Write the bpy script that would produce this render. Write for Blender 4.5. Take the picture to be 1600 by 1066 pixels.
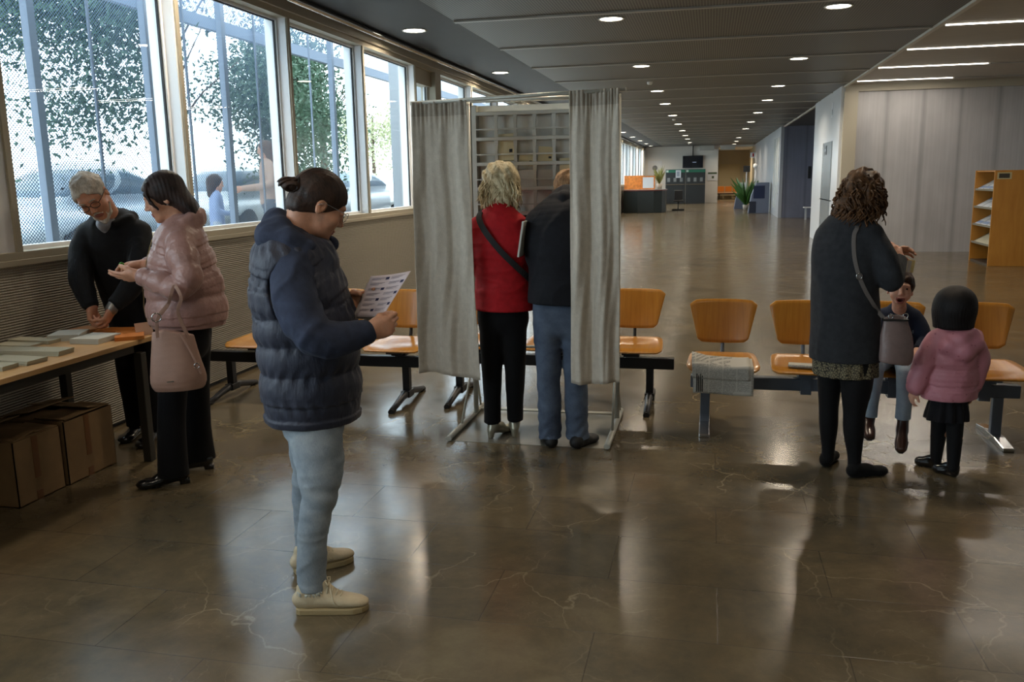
import bpy, math, random
import numpy as np
from mathutils import Vector, Matrix
SC = bpy.context.scene
for o in list(bpy.data.objects):
    bpy.data.objects.remove(o, do_unlink=True)
COL = SC.collection
R = math.radians
# ---------------------------------------------------------------- camera
cam = bpy.data.cameras.new('camera'); camo = bpy.data.objects.new('camera', cam); COL.objects.link(camo)
cam.sensor_width = 36.0; cam.lens = 1350.3 / 1600 * 36.0; cam.clip_start = 0.05; cam.clip_end = 300
_p, _y, _r = .18584, .22522, -.01715
_f = Vector((-math.sin(_y)*math.cos(_p), math.cos(_y)*math.cos(_p), -math.sin(_p)))
_rt = Vector((math.cos(_y), math.sin(_y), 0)); _up = _rt.cross(_f)
_r2 = _rt*math.cos(_r) + _up*math.sin(_r); _u2 = _up*math.cos(_r) - _rt*math.sin(_r)
camo.matrix_world = Matrix(((_r2.x, _u2.x, -_f.x, 0), (_r2.y, _u2.y, -_f.y, 0), (_r2.z, _u2.z, -_f.z, 1.62), (0, 0, 0, 1)))
SC.camera = camo
# ---------------------------------------------------------------- world + exposure
SC.view_settings.view_transform = 'Standard'; SC.view_settings.look = 'None'
SC.view_settings.exposure = 0.12; SC.view_settings.gamma = 1.0; SC.view_settings.use_curve_mapping = False
W = bpy.data.worlds.new('overcast_sky'); SC.world = W; W.use_nodes = True
_bg = W.node_tree.nodes['Background']; _bg.inputs[0].default_value = (0.83, 0.92, 1.0, 1); _bg.inputs[1].default_value = 6.5
LAMP_W = 38.0          # power of one recessed downlight
LAMP_COL = (1.0, 0.84, 0.64)
STRIP_W = 14.0
# ---------------------------------------------------------------- material helpers
MATS = {}
def lin(c):
    return tuple(((v/12.92) if v <= .04045 else ((v+.055)/1.055)**2.4) for v in c)
def h(s):
    return lin(tuple(int(s[i:i+2], 16)/255 for i in (0, 2, 4)))
def mat(name, col=(.5, .5, .5), rough=.6, metal=0., noise=0., nscale=20., bump=0., bscale=60., emit=0., coat=0., sheen=0., sss=0., stretch=None, spec=.5):
    if name in MATS: return MATS[name]
    m = bpy.data.materials.new(name); m.use_nodes = True; MATS[name] = m
    nt = m.node_tree; b = nt.nodes['Principled BSDF']
    b.inputs['Base Color'].default_value = (*col[:3], 1); b.inputs['Roughness'].default_value = rough
    b.inputs['Metallic'].default_value = metal; b.inputs['Specular IOR Level'].default_value = spec
    if coat: b.inputs['Coat Weight'].default_value = coat; b.inputs['Coat Roughness'].default_value = .15
    if sheen: b.inputs['Sheen Weight'].default_value = sheen; b.inputs['Sheen Roughness'].default_value = .4
    if sss:
        b.inputs['Subsurface Weight'].default_value = sss; b.inputs['Subsurface Radius'].default_value = (.012, .004, .002); b.inputs['Subsurface Scale'].default_value = 1.0
    if emit: b.inputs['Emission Color'].default_value = (*col[:3], 1); b.inputs['Emission Strength'].default_value = emit
    tc = None
    if noise or bump:
        tc = nt.nodes.new('ShaderNodeTexCoord'); mp = nt.nodes.new('ShaderNodeMapping'); nt.links.new(tc.outputs['Object'], mp.inputs[0])
        if stretch: mp.inputs['Scale'].default_value = stretch
    if noise:
        n = nt.nodes.new('ShaderNodeTexNoise'); n.inputs['Scale'].default_value = nscale; n.inputs['Detail'].default_value = 4
        nt.links.new(mp.outputs[0], n.inputs[0])
        r = nt.nodes.new('ShaderNodeMapRange'); r.inputs[1].default_value = .3; r.inputs[2].default_value = .7; r.inputs[3].default_value = 1-noise; r.inputs[4].default_value = 1+noise
        nt.links.new(n.outputs[0], r.inputs[0])
        x = nt.nodes.new('ShaderNodeVectorMath'); x.operation = 'SCALE'; x.inputs[0].default_value = col[:3]; nt.links.new(r.outputs[0], x.inputs['Scale'])
        nt.links.new(x.outputs[0], b.inputs['Base Color'])
    if bump:
        n = nt.nodes.new('ShaderNodeTexNoise'); n.inputs['Scale'].default_value = bscale; n.inputs['Detail'].default_value = 4
        nt.links.new(mp.outputs[0], n.inputs[0])
        bp = nt.nodes.new('ShaderNodeBump'); bp.inputs['Strength'].default_value = bump; bp.inputs['Distance'].default_value = .01
        nt.links.new(n.outputs[0], bp.inputs['Height']); nt.links.new(bp.outputs[0], b.inputs['Normal'])
    return m
class NT:
    """tiny node-graph helper"""
    def __init__(s, name, blank=True):
        s.m = bpy.data.materials.new(name); s.m.use_nodes = True; s.t = s.m.node_tree; MATS[name] = s.m
        s.b = s.t.nodes['Principled BSDF']; s.out = s.t.nodes['Material Output']
    def n(s, ty, ins=None, **kw):
        nd = s.t.nodes.new('ShaderNode'+ty)
        for k, v in kw.items(): setattr(nd, k, v)
        for k, v in (ins or {}).items():
            if isinstance(v, tuple) and len(v) == 2 and hasattr(v[0], 'outputs'): s.t.links.new(v[0].outputs[v[1]], nd.inputs[k])
            elif hasattr(v, 'outputs'): s.t.links.new(v.outputs[0], nd.inputs[k])
            else: nd.inputs[k].default_value = v
        return nd
    def math(s, op, a, b=None, c=None):
        ins = {0: a}
        if b is not None: ins[1] = b
        if c is not None: ins[2] = c
        return s.n('Math', ins, operation=op)
    def link(s, a, k, sock): s.t.links.new(a.outputs[k], sock)
# ---------------------------------------------------------------- mesh helpers
class MB:
    def __init__(s): s.v = []; s.f = []; s.mi = []; s.sm = []
    def add(s, vs, fs, mi=0, smooth=False):
        o = len(s.v); s.v += [tuple(map(float, v)) for v in vs]
        for f in fs: s.f.append(tuple(o+i for i in f)); s.mi.append(mi); s.sm.append(smooth)
        return s
    def box(s, a, b, mi=0, rot=None, piv=None):
        x0, y0, z0 = a; x1, y1, z1 = b
        v = [(x0,y0,z0),(x1,y0,z0),(x1,y1,z0),(x0,y1,z0),(x0,y0,z1),(x1,y0,z1),(x1,y1,z1),(x0,y1,z1)]
        if rot is not None:
            p = Vector(piv if piv is not None else ((x0+x1)/2, (y0+y1)/2, (z0+z1)/2)); v = [tuple(rot @ (Vector(q)-p) + p) for q in v]
        return s.add(v, [(0,3,2,1),(4,5,6,7),(0,1,5,4),(1,2,6,5),(2,3,7,6),(3,0,4,7)], mi)
    def tube(s, pts, r, n=10, mi=0, cap=True, closed=False, flat=1.0):
        pts = [Vector(p) for p in pts]; rs = r if hasattr(r, '__len__') else [r]*len(pts); m = len(pts); V = []; F = []
        up = None
        for i, p in enumerate(pts):
            if closed: d = pts[(i+1) % m]-pts[i-1]
            else: d = (pts[min(i+1, m-1)]-pts[max(i-1, 0)])
            d.normalize()
            if up is None: up = Vector((0,0,1)) if abs(d.z) < .9 else Vector((1,0,0))
            sd = d.cross(up); sd.normalize(); up = sd.cross(d)
            for k in range(n):
                a = 2*math.pi*k/n; V.append(p + sd*math.cos(a)*rs[i] + up*math.sin(a)*rs[i]*flat)
        for i in range(m if closed else m-1):
            j = (i+1) % m
            for k in range(n): F.append((i*n+k, i*n+(k+1)%n, j*n+(k+1)%n, j*n+k))
        s.add(V, F, mi, True)
        if cap and not closed:
            o = len(s.v)-len(V); s.f.append(tuple(o+k for k in reversed(range(n)))); s.mi.append(mi); s.sm.append(False)
            s.f.append(tuple(o+(m-1)*n+k for k in range(n))); s.mi.append(mi); s.sm.append(False)
        return s
    def cyl(s, c, r, z0, z1, n=24, mi=0, r2=None):
        return s.tube([(c[0], c[1], z0), (c[0], c[1], z1)], [r, r if r2 is None else r2], n, mi)
    def lathe(s, prof, c=(0,0), n=24, mi=0):
        V = []; F = []
        for (r, z) in prof:
            for k in range(n): a = 2*math.pi*k/n; V.append((c[0]+r*math.cos(a), c[1]+r*math.sin(a), z))
        for i in range(len(prof)-1):
            for k in range(n): F.append((i*n+k, i*n+(k+1)%n, (i+1)*n+(k+1)%n, (i+1)*n+k))
        return s.add(V, F, mi, True)
    def prism(s, poly, z0, z1, axis='z', mi=0, smooth=False):
        """extrude a 2-D polygon. axis z: (x,y); x: (y,z) extruded in x; y: (x,z) extruded in y"""
        n = len(poly)
        def P(p, t): return (p[0], p[1], t) if axis == 'z' else ((t, p[0], p[1]) if axis == 'x' else (p[0], t, p[1]))
        V = [P(p, z0) for p in poly]+[P(p, z1) for p in poly]
        s.add(V, [tuple(reversed(range(n))), tuple(range(n, 2*n))], mi)
        o = len(s.v)-2*n
        for k in range(n): s.f.append((o+k, o+(k+1)%n, o+n+(k+1)%n, o+n+k)); s.mi.append(mi); s.sm.append(smooth)
        return s
    def grid(s, P, mi=0, smooth=True, thick=0.):
        """P: (n,m,3) array of points"""
        P = np.asarray(P, float); n, m = P.shape[:2]
        F = [(i*m+j, i*m+j+1, (i+1)*m+j+1, (i+1)*m+j) for i in range(n-1) for j in range(m-1)]
        return s.add([tuple(q) for q in P.reshape(-1, 3)], F, mi, smooth)
    def build(s, name, mats, parent=None, bevel=0., solid=0., seg=2):
        me = bpy.data.meshes.new(name); me.from_pydata(s.v, [], s.f)
        if not isinstance(mats, (list, tuple)): mats = [mats]
        for m in mats: me.materials.append(m)
        me.polygons.foreach_set('material_index', s.mi); me.polygons.foreach_set('use_smooth', s.sm); me.update()
        o = bpy.data.objects.new(name, me); COL.objects.link(o)
        if parent is not None: o.parent = parent
        if solid: md = o.modifiers.new('thickness', 'SOLIDIFY'); md.thickness = solid; md.offset = 0
        if bevel: md = o.modifiers.new('edges', 'BEVEL'); md.width = bevel; md.segments = seg; md.limit_method = 'ANGLE'; md.angle_limit = R(40)
        return o
def tag(o, label, cat, group=None, kind=None):
    o['label'] = label; o['category'] = cat
    if group: o['group'] = group
    if kind: o['kind'] = kind
    return o
def thing(name, label, cat, loc=(0,0,0), rz=0., group=None):
    o = bpy.data.objects.new(name, None); COL.objects.link(o); o.location = loc; o.rotation_euler = (0,0,rz); o.empty_display_size = .1
    return tag(o, label, cat, group)
def struct(name, mb, m, parent=None, bevel=0.):
    o = mb.build(name, m, parent, bevel)
    if parent is None: o['kind'] = 'structure'
    return o
def copy_tree(o, parent=None):
    c = o.copy(); COL.objects.link(c)
    if parent is not None: c.parent = parent
    for ch in list(o.children): copy_tree(ch, c)
    return c
ORD = ['first','second','third','fourth','fifth','sixth','seventh','eighth','ninth','tenth','eleventh','twelfth','thirteenth','fourteenth','fifteenth']
# ================================================================ materials of the setting
def m_floor():
    g = NT('polished_marble'); tc = g.n('TexCoord'); mp = g.n('Mapping', {0: (tc, 3), 'Location': (.37, -.26, 0)})
    br = g.n('TexBrick', {0: mp, 'Color1': (.2,.2,.2,1), 'Color2': (.8,.8,.8,1), 'Mortar': (0,0,0,1), 'Scale': 1.0, 'Mortar Size': .0022, 'Mortar Smooth': .3, 'Bias': 0., 'Brick Width': .87, 'Row Height': .435}, offset=.5)
    # per-tile tone
    n1 = g.n('TexNoise', {0: mp, 'Scale': 1.7, 'Detail': 8., 'Roughness': .65, 'Distortion': .6})
    n2 = g.n('TexNoise', {0: mp, 'Scale': 9., 'Detail': 8., 'Roughness': .75})
    tile = g.n('SeparateColor', {0: (br, 0)})
    mix = g.math('ADD', g.math('MULTIPLY', n1, .9), g.math('MULTIPLY', n2, .45)); mix = g.math('ADD', mix, g.math('MULTIPLY', tile, .16))
    cr = g.n('ValToRGB', {0: mix}); e = cr.color_ramp; e.elements[0].position = .42; e.elements[0].color = (*h('423f33'), 1); e.elements[1].position = .98; e.elements[1].color = (*h('71654d'), 1)
    k = e.elements.new(.62); k.color = (*h('534b3b'), 1); k = e.elements.new(.78); k.color = (*h('615541'), 1)
    # veins
    dn = g.n('TexNoise', {0: mp, 'Scale': 2.3, 'Detail': 5.}); dv = g.n('VectorMath', {0: (dn, 1)}, operation='SCALE'); dv.inputs['Scale'].default_value = .55
    pv = g.n('VectorMath', {0: mp, 1: dv}, operation='ADD')
    v1 = g.n('TexVoronoi', {0: pv, 'Scale': 1.9}, feature='DISTANCE_TO_EDGE'); v2 = g.n('TexVoronoi', {0: pv, 'Scale': 6.5}, feature='DISTANCE_TO_EDGE')
    w1 = g.n('MapRange', {0: v1, 1: 0., 2: .012, 3: 1., 4: 0.}); w2 = g.n('MapRange', {0: v2, 1: 0., 2: .022, 3: .28, 4: 0.})
    msk = g.n('TexNoise', {0: mp, 'Scale': 1.3, 'Detail': 2.}); mk = g.n('MapRange', {0: msk, 1: .46, 2: .68, 3: 0., 4: .6})
    rg = g.n('TexNoise', {0: mp, 'Scale': 4.5, 'Detail': 3., 'Distortion': 1.4}); rl = g.n('MapRange', {0: g.math('ABSOLUTE', g.math('SUBTRACT', rg, .5)), 1: 0., 2: .006, 3: .5, 4: 0.})
    vein = g.math('MULTIPLY', g.math('MAXIMUM', w1, rl), mk)
    c2 = g.n('Mix', {0: vein, 6: cr, 7: (*h('a89a7e'), 1)}, data_type='RGBA')
    c3 = g.n('Mix', {0: g.math('MULTIPLY', (br, 1), .6), 6: (c2, 2), 7: (*h('3c352b'), 1)}, data_type='RGBA')
    g.link(c3, 2, g.b.inputs['Base Color'])
    rn = g.n('TexNoise', {0: mp, 'Scale': 5., 'Detail': 6.}); rr = g.n('MapRange', {0: rn, 1: .3, 2: .7, 3: .14, 4: .22}); g.link(rr, 0, g.b.inputs['Roughness'])
    bn = g.n('TexNoise', {0: mp, 'Scale': 1.1, 'Detail': 1.}); bt = g.math('ADD', g.math('MULTIPLY', bn, 1.), g.math('MULTIPLY', tile, .06))
    bp = g.n('Bump', {'Height': bt, 'Strength': .22, 'Distance': .02}); g.link(bp, 0, g.b.inputs['Normal'])
    g.b.inputs['IOR'].default_value = 1.55
    return g.m
def m_perf_ceiling():
    g = NT('perforated_dark_ceiling'); tc = g.n('TexCoord'); mp = g.n('Mapping', {0: (tc, 3), 'Scale': (1., 1., 1.)})
    sx = g.n('SeparateXYZ', {0: mp})
    a = g.math('SINE', g.math('MULTIPLY', (sx, 0), 205.)); b = g.math('SINE', g.math('MULTIPLY', (sx, 1), 70.))
    p = g.math('ADD', g.math('MULTIPLY', a, .8), g.math('MULTIPLY', g.math('MULTIPLY', a, b), .3)); f = g.n('MapRange', {0: p, 1: -.3, 2: .6, 3: 0., 4: 1.})
    c = g.n('Mix', {0: f, 6: (*h('1f1f1e'), 1), 7: (*h('63615b'), 1)}, data_type='RGBA'); g.link(c, 2, g.b.inputs['Base Color'])
    g.b.inputs['Roughness'].default_value = .45; return g.m
def m_corrugated():
    g = NT('ribbed_metal_panel'); tc = g.n('TexCoord'); sx = g.n('SeparateXYZ', {0: (tc, 3)})
    w = g.math('SINE', g.math('MULTIPLY', (sx, 2), 2*math.pi/.0155)); w2 = g.math('SINE', g.math('MULTIPLY', (sx, 1), 2*math.pi/.02))
    dots = g.n('MapRange', {0: g.math('MULTIPLY', w, w2), 1: .2, 2: .6, 3: 0., 4: .45})
    f = g.n('MapRange', {0: w, 1: -.8, 2: .9, 3: .35, 4: 0.}); ff = g.math('MAXIMUM', f, dots)
    c = g.n('Mix', {0: ff, 6: (*h('8f897b'), 1), 7: (*h('3d3a33'), 1)}, data_type='RGBA'); g.link(c, 2, g.b.inputs['Base Color'])
    g.b.inputs['Roughness'].default_value = .5; bp = g.n('Bump', {'Height': w, 'Strength': .6, 'Distance': .004}); g.link(bp, 0, g.b.inputs['Normal']); return g.m
def m_screen():
    g = NT('perforated_steel_screen'); tc = g.n('TexCoord'); sx = g.n('SeparateXYZ', {0: (tc, 3)})
    u = g.math('MULTIPLY', (sx, 1), 2*math.pi/.031); v = g.math('MULTIPLY', (sx, 2), 2*math.pi/.028)
    # staggered holes
    a = g.math('COSINE', g.math('MULTIPLY', g.math('ADD', u, v), .5)); b = g.math('COSINE', g.math('MULTIPLY', g.math('SUBTRACT', u, v), .5))
    hole = g.math('GREATER_THAN', g.math('ABSOLUTE', g.math('MULTIPLY', a, b)), .24)
    tr = g.n('BsdfTransparent'); mx = g.n('MixShader', {0: hole}); g.b.inputs['Base Color'].default_value = (*h('5f7590'), 1); g.b.inputs['Roughness'].default_value = .45; g.b.inputs['Metallic'].default_value = .3
    g.link(g.b, 0, mx.inputs[1]); g.link(tr, 0, mx.inputs[2]); g.link(mx, 0, g.out.inputs[0]); return g.m
def m_glass():
    g = NT('window_glass'); fr = g.n('Fresnel', {0: 1.45}); ge = g.n('NewGeometry'); fa = g.math('MULTIPLY', fr, g.math('SUBTRACT', 1.0, (ge, 6)))
    tr = g.n('BsdfTransparent', {0: (.90, .95, .96, 1)}); gl = g.n('BsdfGlossy', {0: (1,1,1,1), 1: .01}); mx = g.n('MixShader', {0: fa})
    g.link(tr, 0, mx.inputs[1]); g.link(gl, 0, mx.inputs[2]); g.link(mx, 0, g.out.inputs[0]); return g.m
M_FLOOR = m_floor(); M_PERF = m_perf_ceiling(); M_CORR = m_corrugated(); M_SCREEN = m_screen(); M_GLASS = m_glass()
M_DARKC = mat('plain_dark_ceiling', h('2c2d2f'), .6, noise=.06, nscale=3)
M_RAIL = mat('grey_ceiling_rail', h('9d9991'), .4)
M_BEIGE = mat('beige_painted_metal', h('a39c8a'), .5)
M_ALU = mat('pale_painted_mullion', h('e4e6e8'), .5)
M_BLACKG = mat('black_gasket', h('15171a'), .5)
M_WHITEW = mat('white_wall_paint', h('cfccc6'), .5)
M_PALEC = mat('pale_ceiling_board', h('a59f94'), .55, noise=.08, nscale=6, stretch=(.3,6,1))
M_CHROME = mat('polished_steel', h('c9c9c9'), .18, 1.)
M_BLUEPOST = mat('blue_grey_post', h('5d6a7b'), .55)
M_DARK = mat('near_black_plastic', h('17181a'), .45)
def m_cladding(name, c, seam):
    g = NT(name); tc = g.n('TexCoord'); sx = g.n('SeparateXYZ', {0: (tc, 3)})
    n = g.n('TexNoise', {0: g.n('Mapping', {0: (tc, 3), 'Scale': (24., 1., .5)}), 'Scale': 1., 'Detail': 3.})
    n2 = g.n('TexNoise', {0: g.n('Mapping', {0: (tc, 3), 'Scale': (2., 1., 1.2)}), 'Scale': 1., 'Detail': 3.})
    md = g.math('ABSOLUTE', g.math('SUBTRACT', g.math('FRACT', g.math('DIVIDE', g.math('ADD', (sx, 0), 20.03), seam)), .5))
    sm = g.n('MapRange', {0: md, 1: .40, 2: .5, 3: 1., 4: .72})
    v = g.math('MULTIPLY', sm, g.n('MapRange', {0: n, 1: .2, 2: .8, 3: .9, 4: 1.08})); v = g.math('MULTIPLY', v, g.n('MapRange', {0: n2, 1: .2, 2: .8, 3: .85, 4: 1.1}))
    x = g.n('VectorMath', {0: c, 'Scale': v}, operation='SCALE'); g.link(x, 0, g.b.inputs['Base Color']); g.b.inputs['Roughness'].default_value = .42; return g.m
M_CLAD = m_cladding('translucent_grey_cladding', h('bab8b8'), .69); M_CLADB = m_cladding('blue_grey_cladding', h('6c7080'), .69)
# ================================================================ setting
ZC = 3.35; XL = -3.9; XR = 2.62; Y0 = -7.0; YB = 54.0
struct('floor', MB().box((-3.97, Y0, -.05), (9.0, 64, 0)), M_FLOOR)
struct('ceiling_dark', MB().box((-2.82, Y0, ZC), (XR, YB, ZC+.06)), M_PERF)
struct('ceiling_side', MB().box((-4.06, Y0, ZC), (-2.82, YB, ZC+.06)), M_DARKC)
struct('ceiling_pale', MB().box((XR, Y0, ZC+.02), (9.0, 19.2, ZC+.08)), M_PALEC)
struct('ceiling_niche', MB().box((XR, 23.8, ZC), (4.4, 34.2, ZC+.06)), M_DARKC)
struct('ceiling_alcove', MB().box((.42, YB, ZC-.1), (2.6, 62, ZC)), M_WHITEW)
struct('trim_1', MB().box((XR-.03, Y0, ZC-.03), (XR+.03, 40, ZC+.005)), mat('pale_edge_trim', h('c2beb4'), .5))
k = 2; y = 9.72 - 2.17*4
while y < 50:
    struct('trim_%d' % k, MB().box((-2.82, y-.035, ZC-.018), (XR-.04, y+.035, ZC)), M_RAIL); k += 1; y += 2.17
# --- left wall: ribbed parapet, sill, lintel, windows with deep white mullions
struct('wall_left', MB().box((-4.10, 4.1, .03), (XL, YB, 1.17)).box((-4.10, Y0, .03), (XL, 4.1, 1.17)), M_CORR)
struct('baseboard_left', MB().box((-4.08, Y0, 0), (XL-.03, YB, .03)), M_BLACKG)
struct('trim_%d' % k, MB().box((-4.12, Y0, 1.17), (XL+.012, YB, 1.205)).box((-4.12, Y0, 1.205), (XL-.0, YB, 1.25)), M_BEIGE, bevel=.003); k += 1
struct('trim_%d' % k, MB().box((-4.12, Y0, 3.135), (XL, YB, ZC)).box((XL-.01, Y0, 3.19), (XL+.03, YB, 3.215)), M_BEIGE); k += 1
_t = MB().tube([(XL+.05, Y0, 3.30), (XL+.05, YB, 3.30)], .033, 12); struct('trim_%d' % k, _t, M_CHROME); k += 1
def mullion(y0, y1, n):
    mb = MB().box((-4.13, y0, 1.25), (-3.915, y1, 3.135)).box((-3.915, y1-.045, 1.25), (XL, y1, 3.135), 1)
    struct('trim_%d' % n, mb, [M_ALU, M_BEIGE])
def window(n, y0, y1):
    fr = MB()
    for (a, b) in (((-4.06, y0, 1.25), (-4.0, y1, 1.275)), ((-4.06, y0, 3.11), (-4.0, y1, 3.135)), ((-4.06, y0, 1.275), (-4.0, y0+.025, 3.11)), ((-4.06, y1-.025, 1.275), (-4.0, y1, 3.11))): fr.box(a, b)
    o = struct('window_%d' % n, fr, M_ALU)
    g = MB().box((-4.035, y0+.025, 1.275), (-4.028, y1-.025, 3.11)).build('window_pane', M_GLASS, o)
    q = MB()
    for (a, b) in (((-4.03, y1-.037, 1.275), (-4.012, y1-.025, 3.11)), ((-4.03, y0+.025, 1.275), (-4.012, y0+.037, 3.11)), ((-4.03, y0+.025, 3.1), (-4.012, y1-.025, 3.11))): q.box(a, b)
    q.build('window_gasket', M_BLACKG, o)
WN = 1
for (a, b) in ((4.30, 6.02), (6.08, 7.82), (7.88, 9.64), (9.70, 11.46)):
    window(WN, a, b); mullion(b, b+.06, k); k += 1; WN += 1
mullion(4.12, 4.30, k); k += 1
struct('wall_left_near', MB().box((-4.0, 3.0, 1.25), (-3.93, 4.12, 3.135)), mat('pale_wall_panel', h('b5ad98'), .5))
for i in range(5):
    a = 3.0-1.81*(i+1); window(WN, a+.1, a+1.81); mullion(a, a+.1, k); k += 1; WN += 1
# door bay with recessed beige frame
struct('wall_left_bay', MB().box((-4.10, 11.52, 1.25), (-3.96, 11.60, 3.135)).box((-4.1, 12.30, 1.25), (XL+.02, 12.56, 3.135)).box((-4.1, 11.6, 2.93), (-3.95, 12.3, 3.135)), M_BEIGE)
window(WN, 11.62, 12.28); WN += 1
y = 12.58
while y < YB-1.9:
    window(WN, y, y+1.75); mullion(y+1.75, y+1.81, k); k += 1; WN += 1; y += 1.81
struct('wall_left_far', MB().box((-4.1, y, 1.25), (XL, YB, 3.135)), M_ALU)
# --- far wall with alcove
struct('wall_back', MB().box((-4.1, YB, 0), (.42, YB+.1, ZC)), M_WHITEW)
struct('wall_alcove', MB().box((.32, YB+.1, 0), (.42, 62, ZC-.1)).box((.42, 62, 0), (2.5, 62.1, ZC-.1)).box((2.5, YB, 0), (2.6, 62.1, ZC-.1)), mat('warm_beige_paint', h('ada48e'), .6))
struct('door_1', MB().box((.55, 61.93, 0), (1.95, 61.99, 2.35)), mat('tan_door', h('b3a684'), .5))
# --- right side
struct('wall_right_back', MB().box((2.62, 19.2, 0), (9.0, 19.3, ZC-.12)), M_CLAD)
struct('trim_%d' % k, MB().box((2.62, 19.12, ZC-.12), (9.0, 19.3, ZC+.02)).box((2.60, 19.10, 0), (2.86, 19.22, ZC-.12)), mat('cream_trim', h('b2aa97'), .5)); k += 1
struct('wall_right_box', MB().box((2.55, 19.22, 0), (2.70, 23.75, ZC+.02)).box((2.70, 23.65, 0), (4.5, 23.75, ZC+.02)), mat('gloss_white_panel', h('d5d8dc'), .25))
d = struct('door_2', MB().box((2.535, 20.2, 0), (2.55, 21.75, 2.30)), mat('grey_glass_door', h('838b90'), .2))
MB().box((2.535, 19.9, 1.02), (2.549, 21.9, 1.04)).build('door_rail', M_CHROME, d)
struct('wall_right_niche', MB().box((2.55, 34.2, 0), (4.6, 34.3, ZC)).box((4.4, 23.75, 0), (4.5, 34.2, ZC)), M_CLADB)
_w = MB().box((2.50, 34.18, 0), (2.62, YB, ZC+.02)); struct('wall_right_far', _w, mat('pale_grey_far_wall', h('9ea2a8'), .35))
for i in range(3):
    struct('window_%d' % WN, MB().box((2.485, 34.6+i*1.1, .9 if i == 0 else .3), (2.5, 35.2+i*1.1, 3.0)), mat('bright_strip_pane', h('c9d0d0'), .2)); WN += 1
struct('wall_front', MB().box((-4.1, Y0-.1, 0), (9.0, Y0, ZC+.1)), M_WHITEW)
struct('wall_right', MB().box((9.0, Y0, 0), (9.1, 19.3, ZC+.1)), M_WHITEW)
# ================================================================ ceiling lamps
M_LED = mat('lit_diffuser', (1.0, .90, .72), .5, emit=14.)
def downlight(x, y, label, z=ZC, power=None, proto=[None]):
    if proto[0] is None:
        t = thing('ceiling_downlight', label, 'ceiling light', (x, y, z), 0, 'recessed ceiling downlights')
        MB().lathe([(.140, 0), (.150, -.006), (.143, -.012), (.126, -.010), (.122, 0.)], n=32).build('rim', mat('white_lamp_rim', h('d8d6d0'), .4), t)
        MB().lathe([(.0001, -.006), (.08, -.006), (.123, -.006), (.123, -.001)], n=32).build('diffuser', M_LED, t)
        proto[0] = t
    else:
        t = copy_tree(proto[0]); t.location = (x, y, z); t['label'] = label
    l = bpy.data.lights.new('downlight_beam', 'AREA'); l.shape = 'DISK'; l.size = .27; l.energy = power or LAMP_W; l.color = LAMP_COL; l.spread = R(150)
    o = bpy.data.objects.new('downlight_beam', l); COL.objects.link(o); o.location = (x, y, z-.015)
ROWS = (('right-hand', 1.27, (10.12, 14.38, 18.61, 22.0, 26.3, 30.7, 35.2, 43.4, 47.9, 52.2)),
        ('middle', -1.12, (10.1, 14.44, 18.7, 22.04, 26.3, 30.8, 35.25, 39.5, 43.4, 48.0)),
        ('window-side', -3.43, (10.12, 14.46, 18.74, 22.9, 27.1, 31.0, 35.2, 39.7, 44.0, 48.2, 52.0)))
for (nm, x, ys) in ROWS:
    for i, y in enumerate(ys):
        downlight(x, y, 'round lit downlight in the dark ceiling, %s from the front in the %s row' % (ORD[i], nm))
    for i, y in enumerate((5.9, 1.65, -2.6)):
        downlight(x, y, 'round lit downlight in the ceiling over the foreground, %s of the %s row' % (('nearest the booth', 'above the camera', 'behind the camera')[i], nm), power=LAMP_W*(.5, .22, .22)[i])
downlight(1.2, 58, 'round lit downlight inside the beige alcove at the far end', ZC-.1, power=90)
M_STRIP = mat('lit_strip', (1.0, .93, .82), .5, emit=9.)
strips = [(11.92, 2.74, 5.8), (14.06, 2.74, 4.4), (16.3, 2.74, 4.44), (18.5, 2.74, 4.44), (9.75, 2.74, 5.8), (7.6, 2.74, 5.8)]
for i, (y, a, b) in enumerate(strips):
    o = MB().box((a, y-.011, ZC+.008), (b, y+.011, ZC+.03)).build('linear_ceiling_light', M_STRIP)
    tag(o,
        'thin lit strip across the pale ceiling, %s counted from the panelled back wall' % ORD[{18.5:0,16.3:1,14.06:2,11.92:3,9.75:4,7.6:5}[y]], 'ceiling light', 'linear lights in the pale ceiling')
    l = bpy.data.lights.new('strip_beam', 'AREA'); l.shape = 'RECTANGLE'; l.size = b-a; l.size_y = .05; l.energy = STRIP_W; l.color = (1, .9, .78)
    q = bpy.data.objects.new('strip_beam', l); COL.objects.link(q); q.location = ((a+b)/2, y, ZC-.02)
    if b < 5:
        o2 = MB().box((b+.02, y-.02, ZC+.0), (8.9, y+.02, ZC+.02)); struct('trim_%d' % k, o2, M_RAIL); k += 1
# daylight enters through the windows: portals guide sampling only
for (a, b) in ((4.3, 11.42), (12.58, 30), (30, 50), (-6.0, 3.0)):
    l = bpy.data.lights.new('window_portal', 'AREA'); l.shape = 'RECTANGLE'; l.size = 1.85; l.size_y = b-a; l.cycles.is_portal = True
    o = bpy.data.objects.new('window_portal', l); COL.objects.link(o); o.location = (-4.3, (a+b)/2, 2.19); o.rotation_euler = (0, R(-90), 0)
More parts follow.
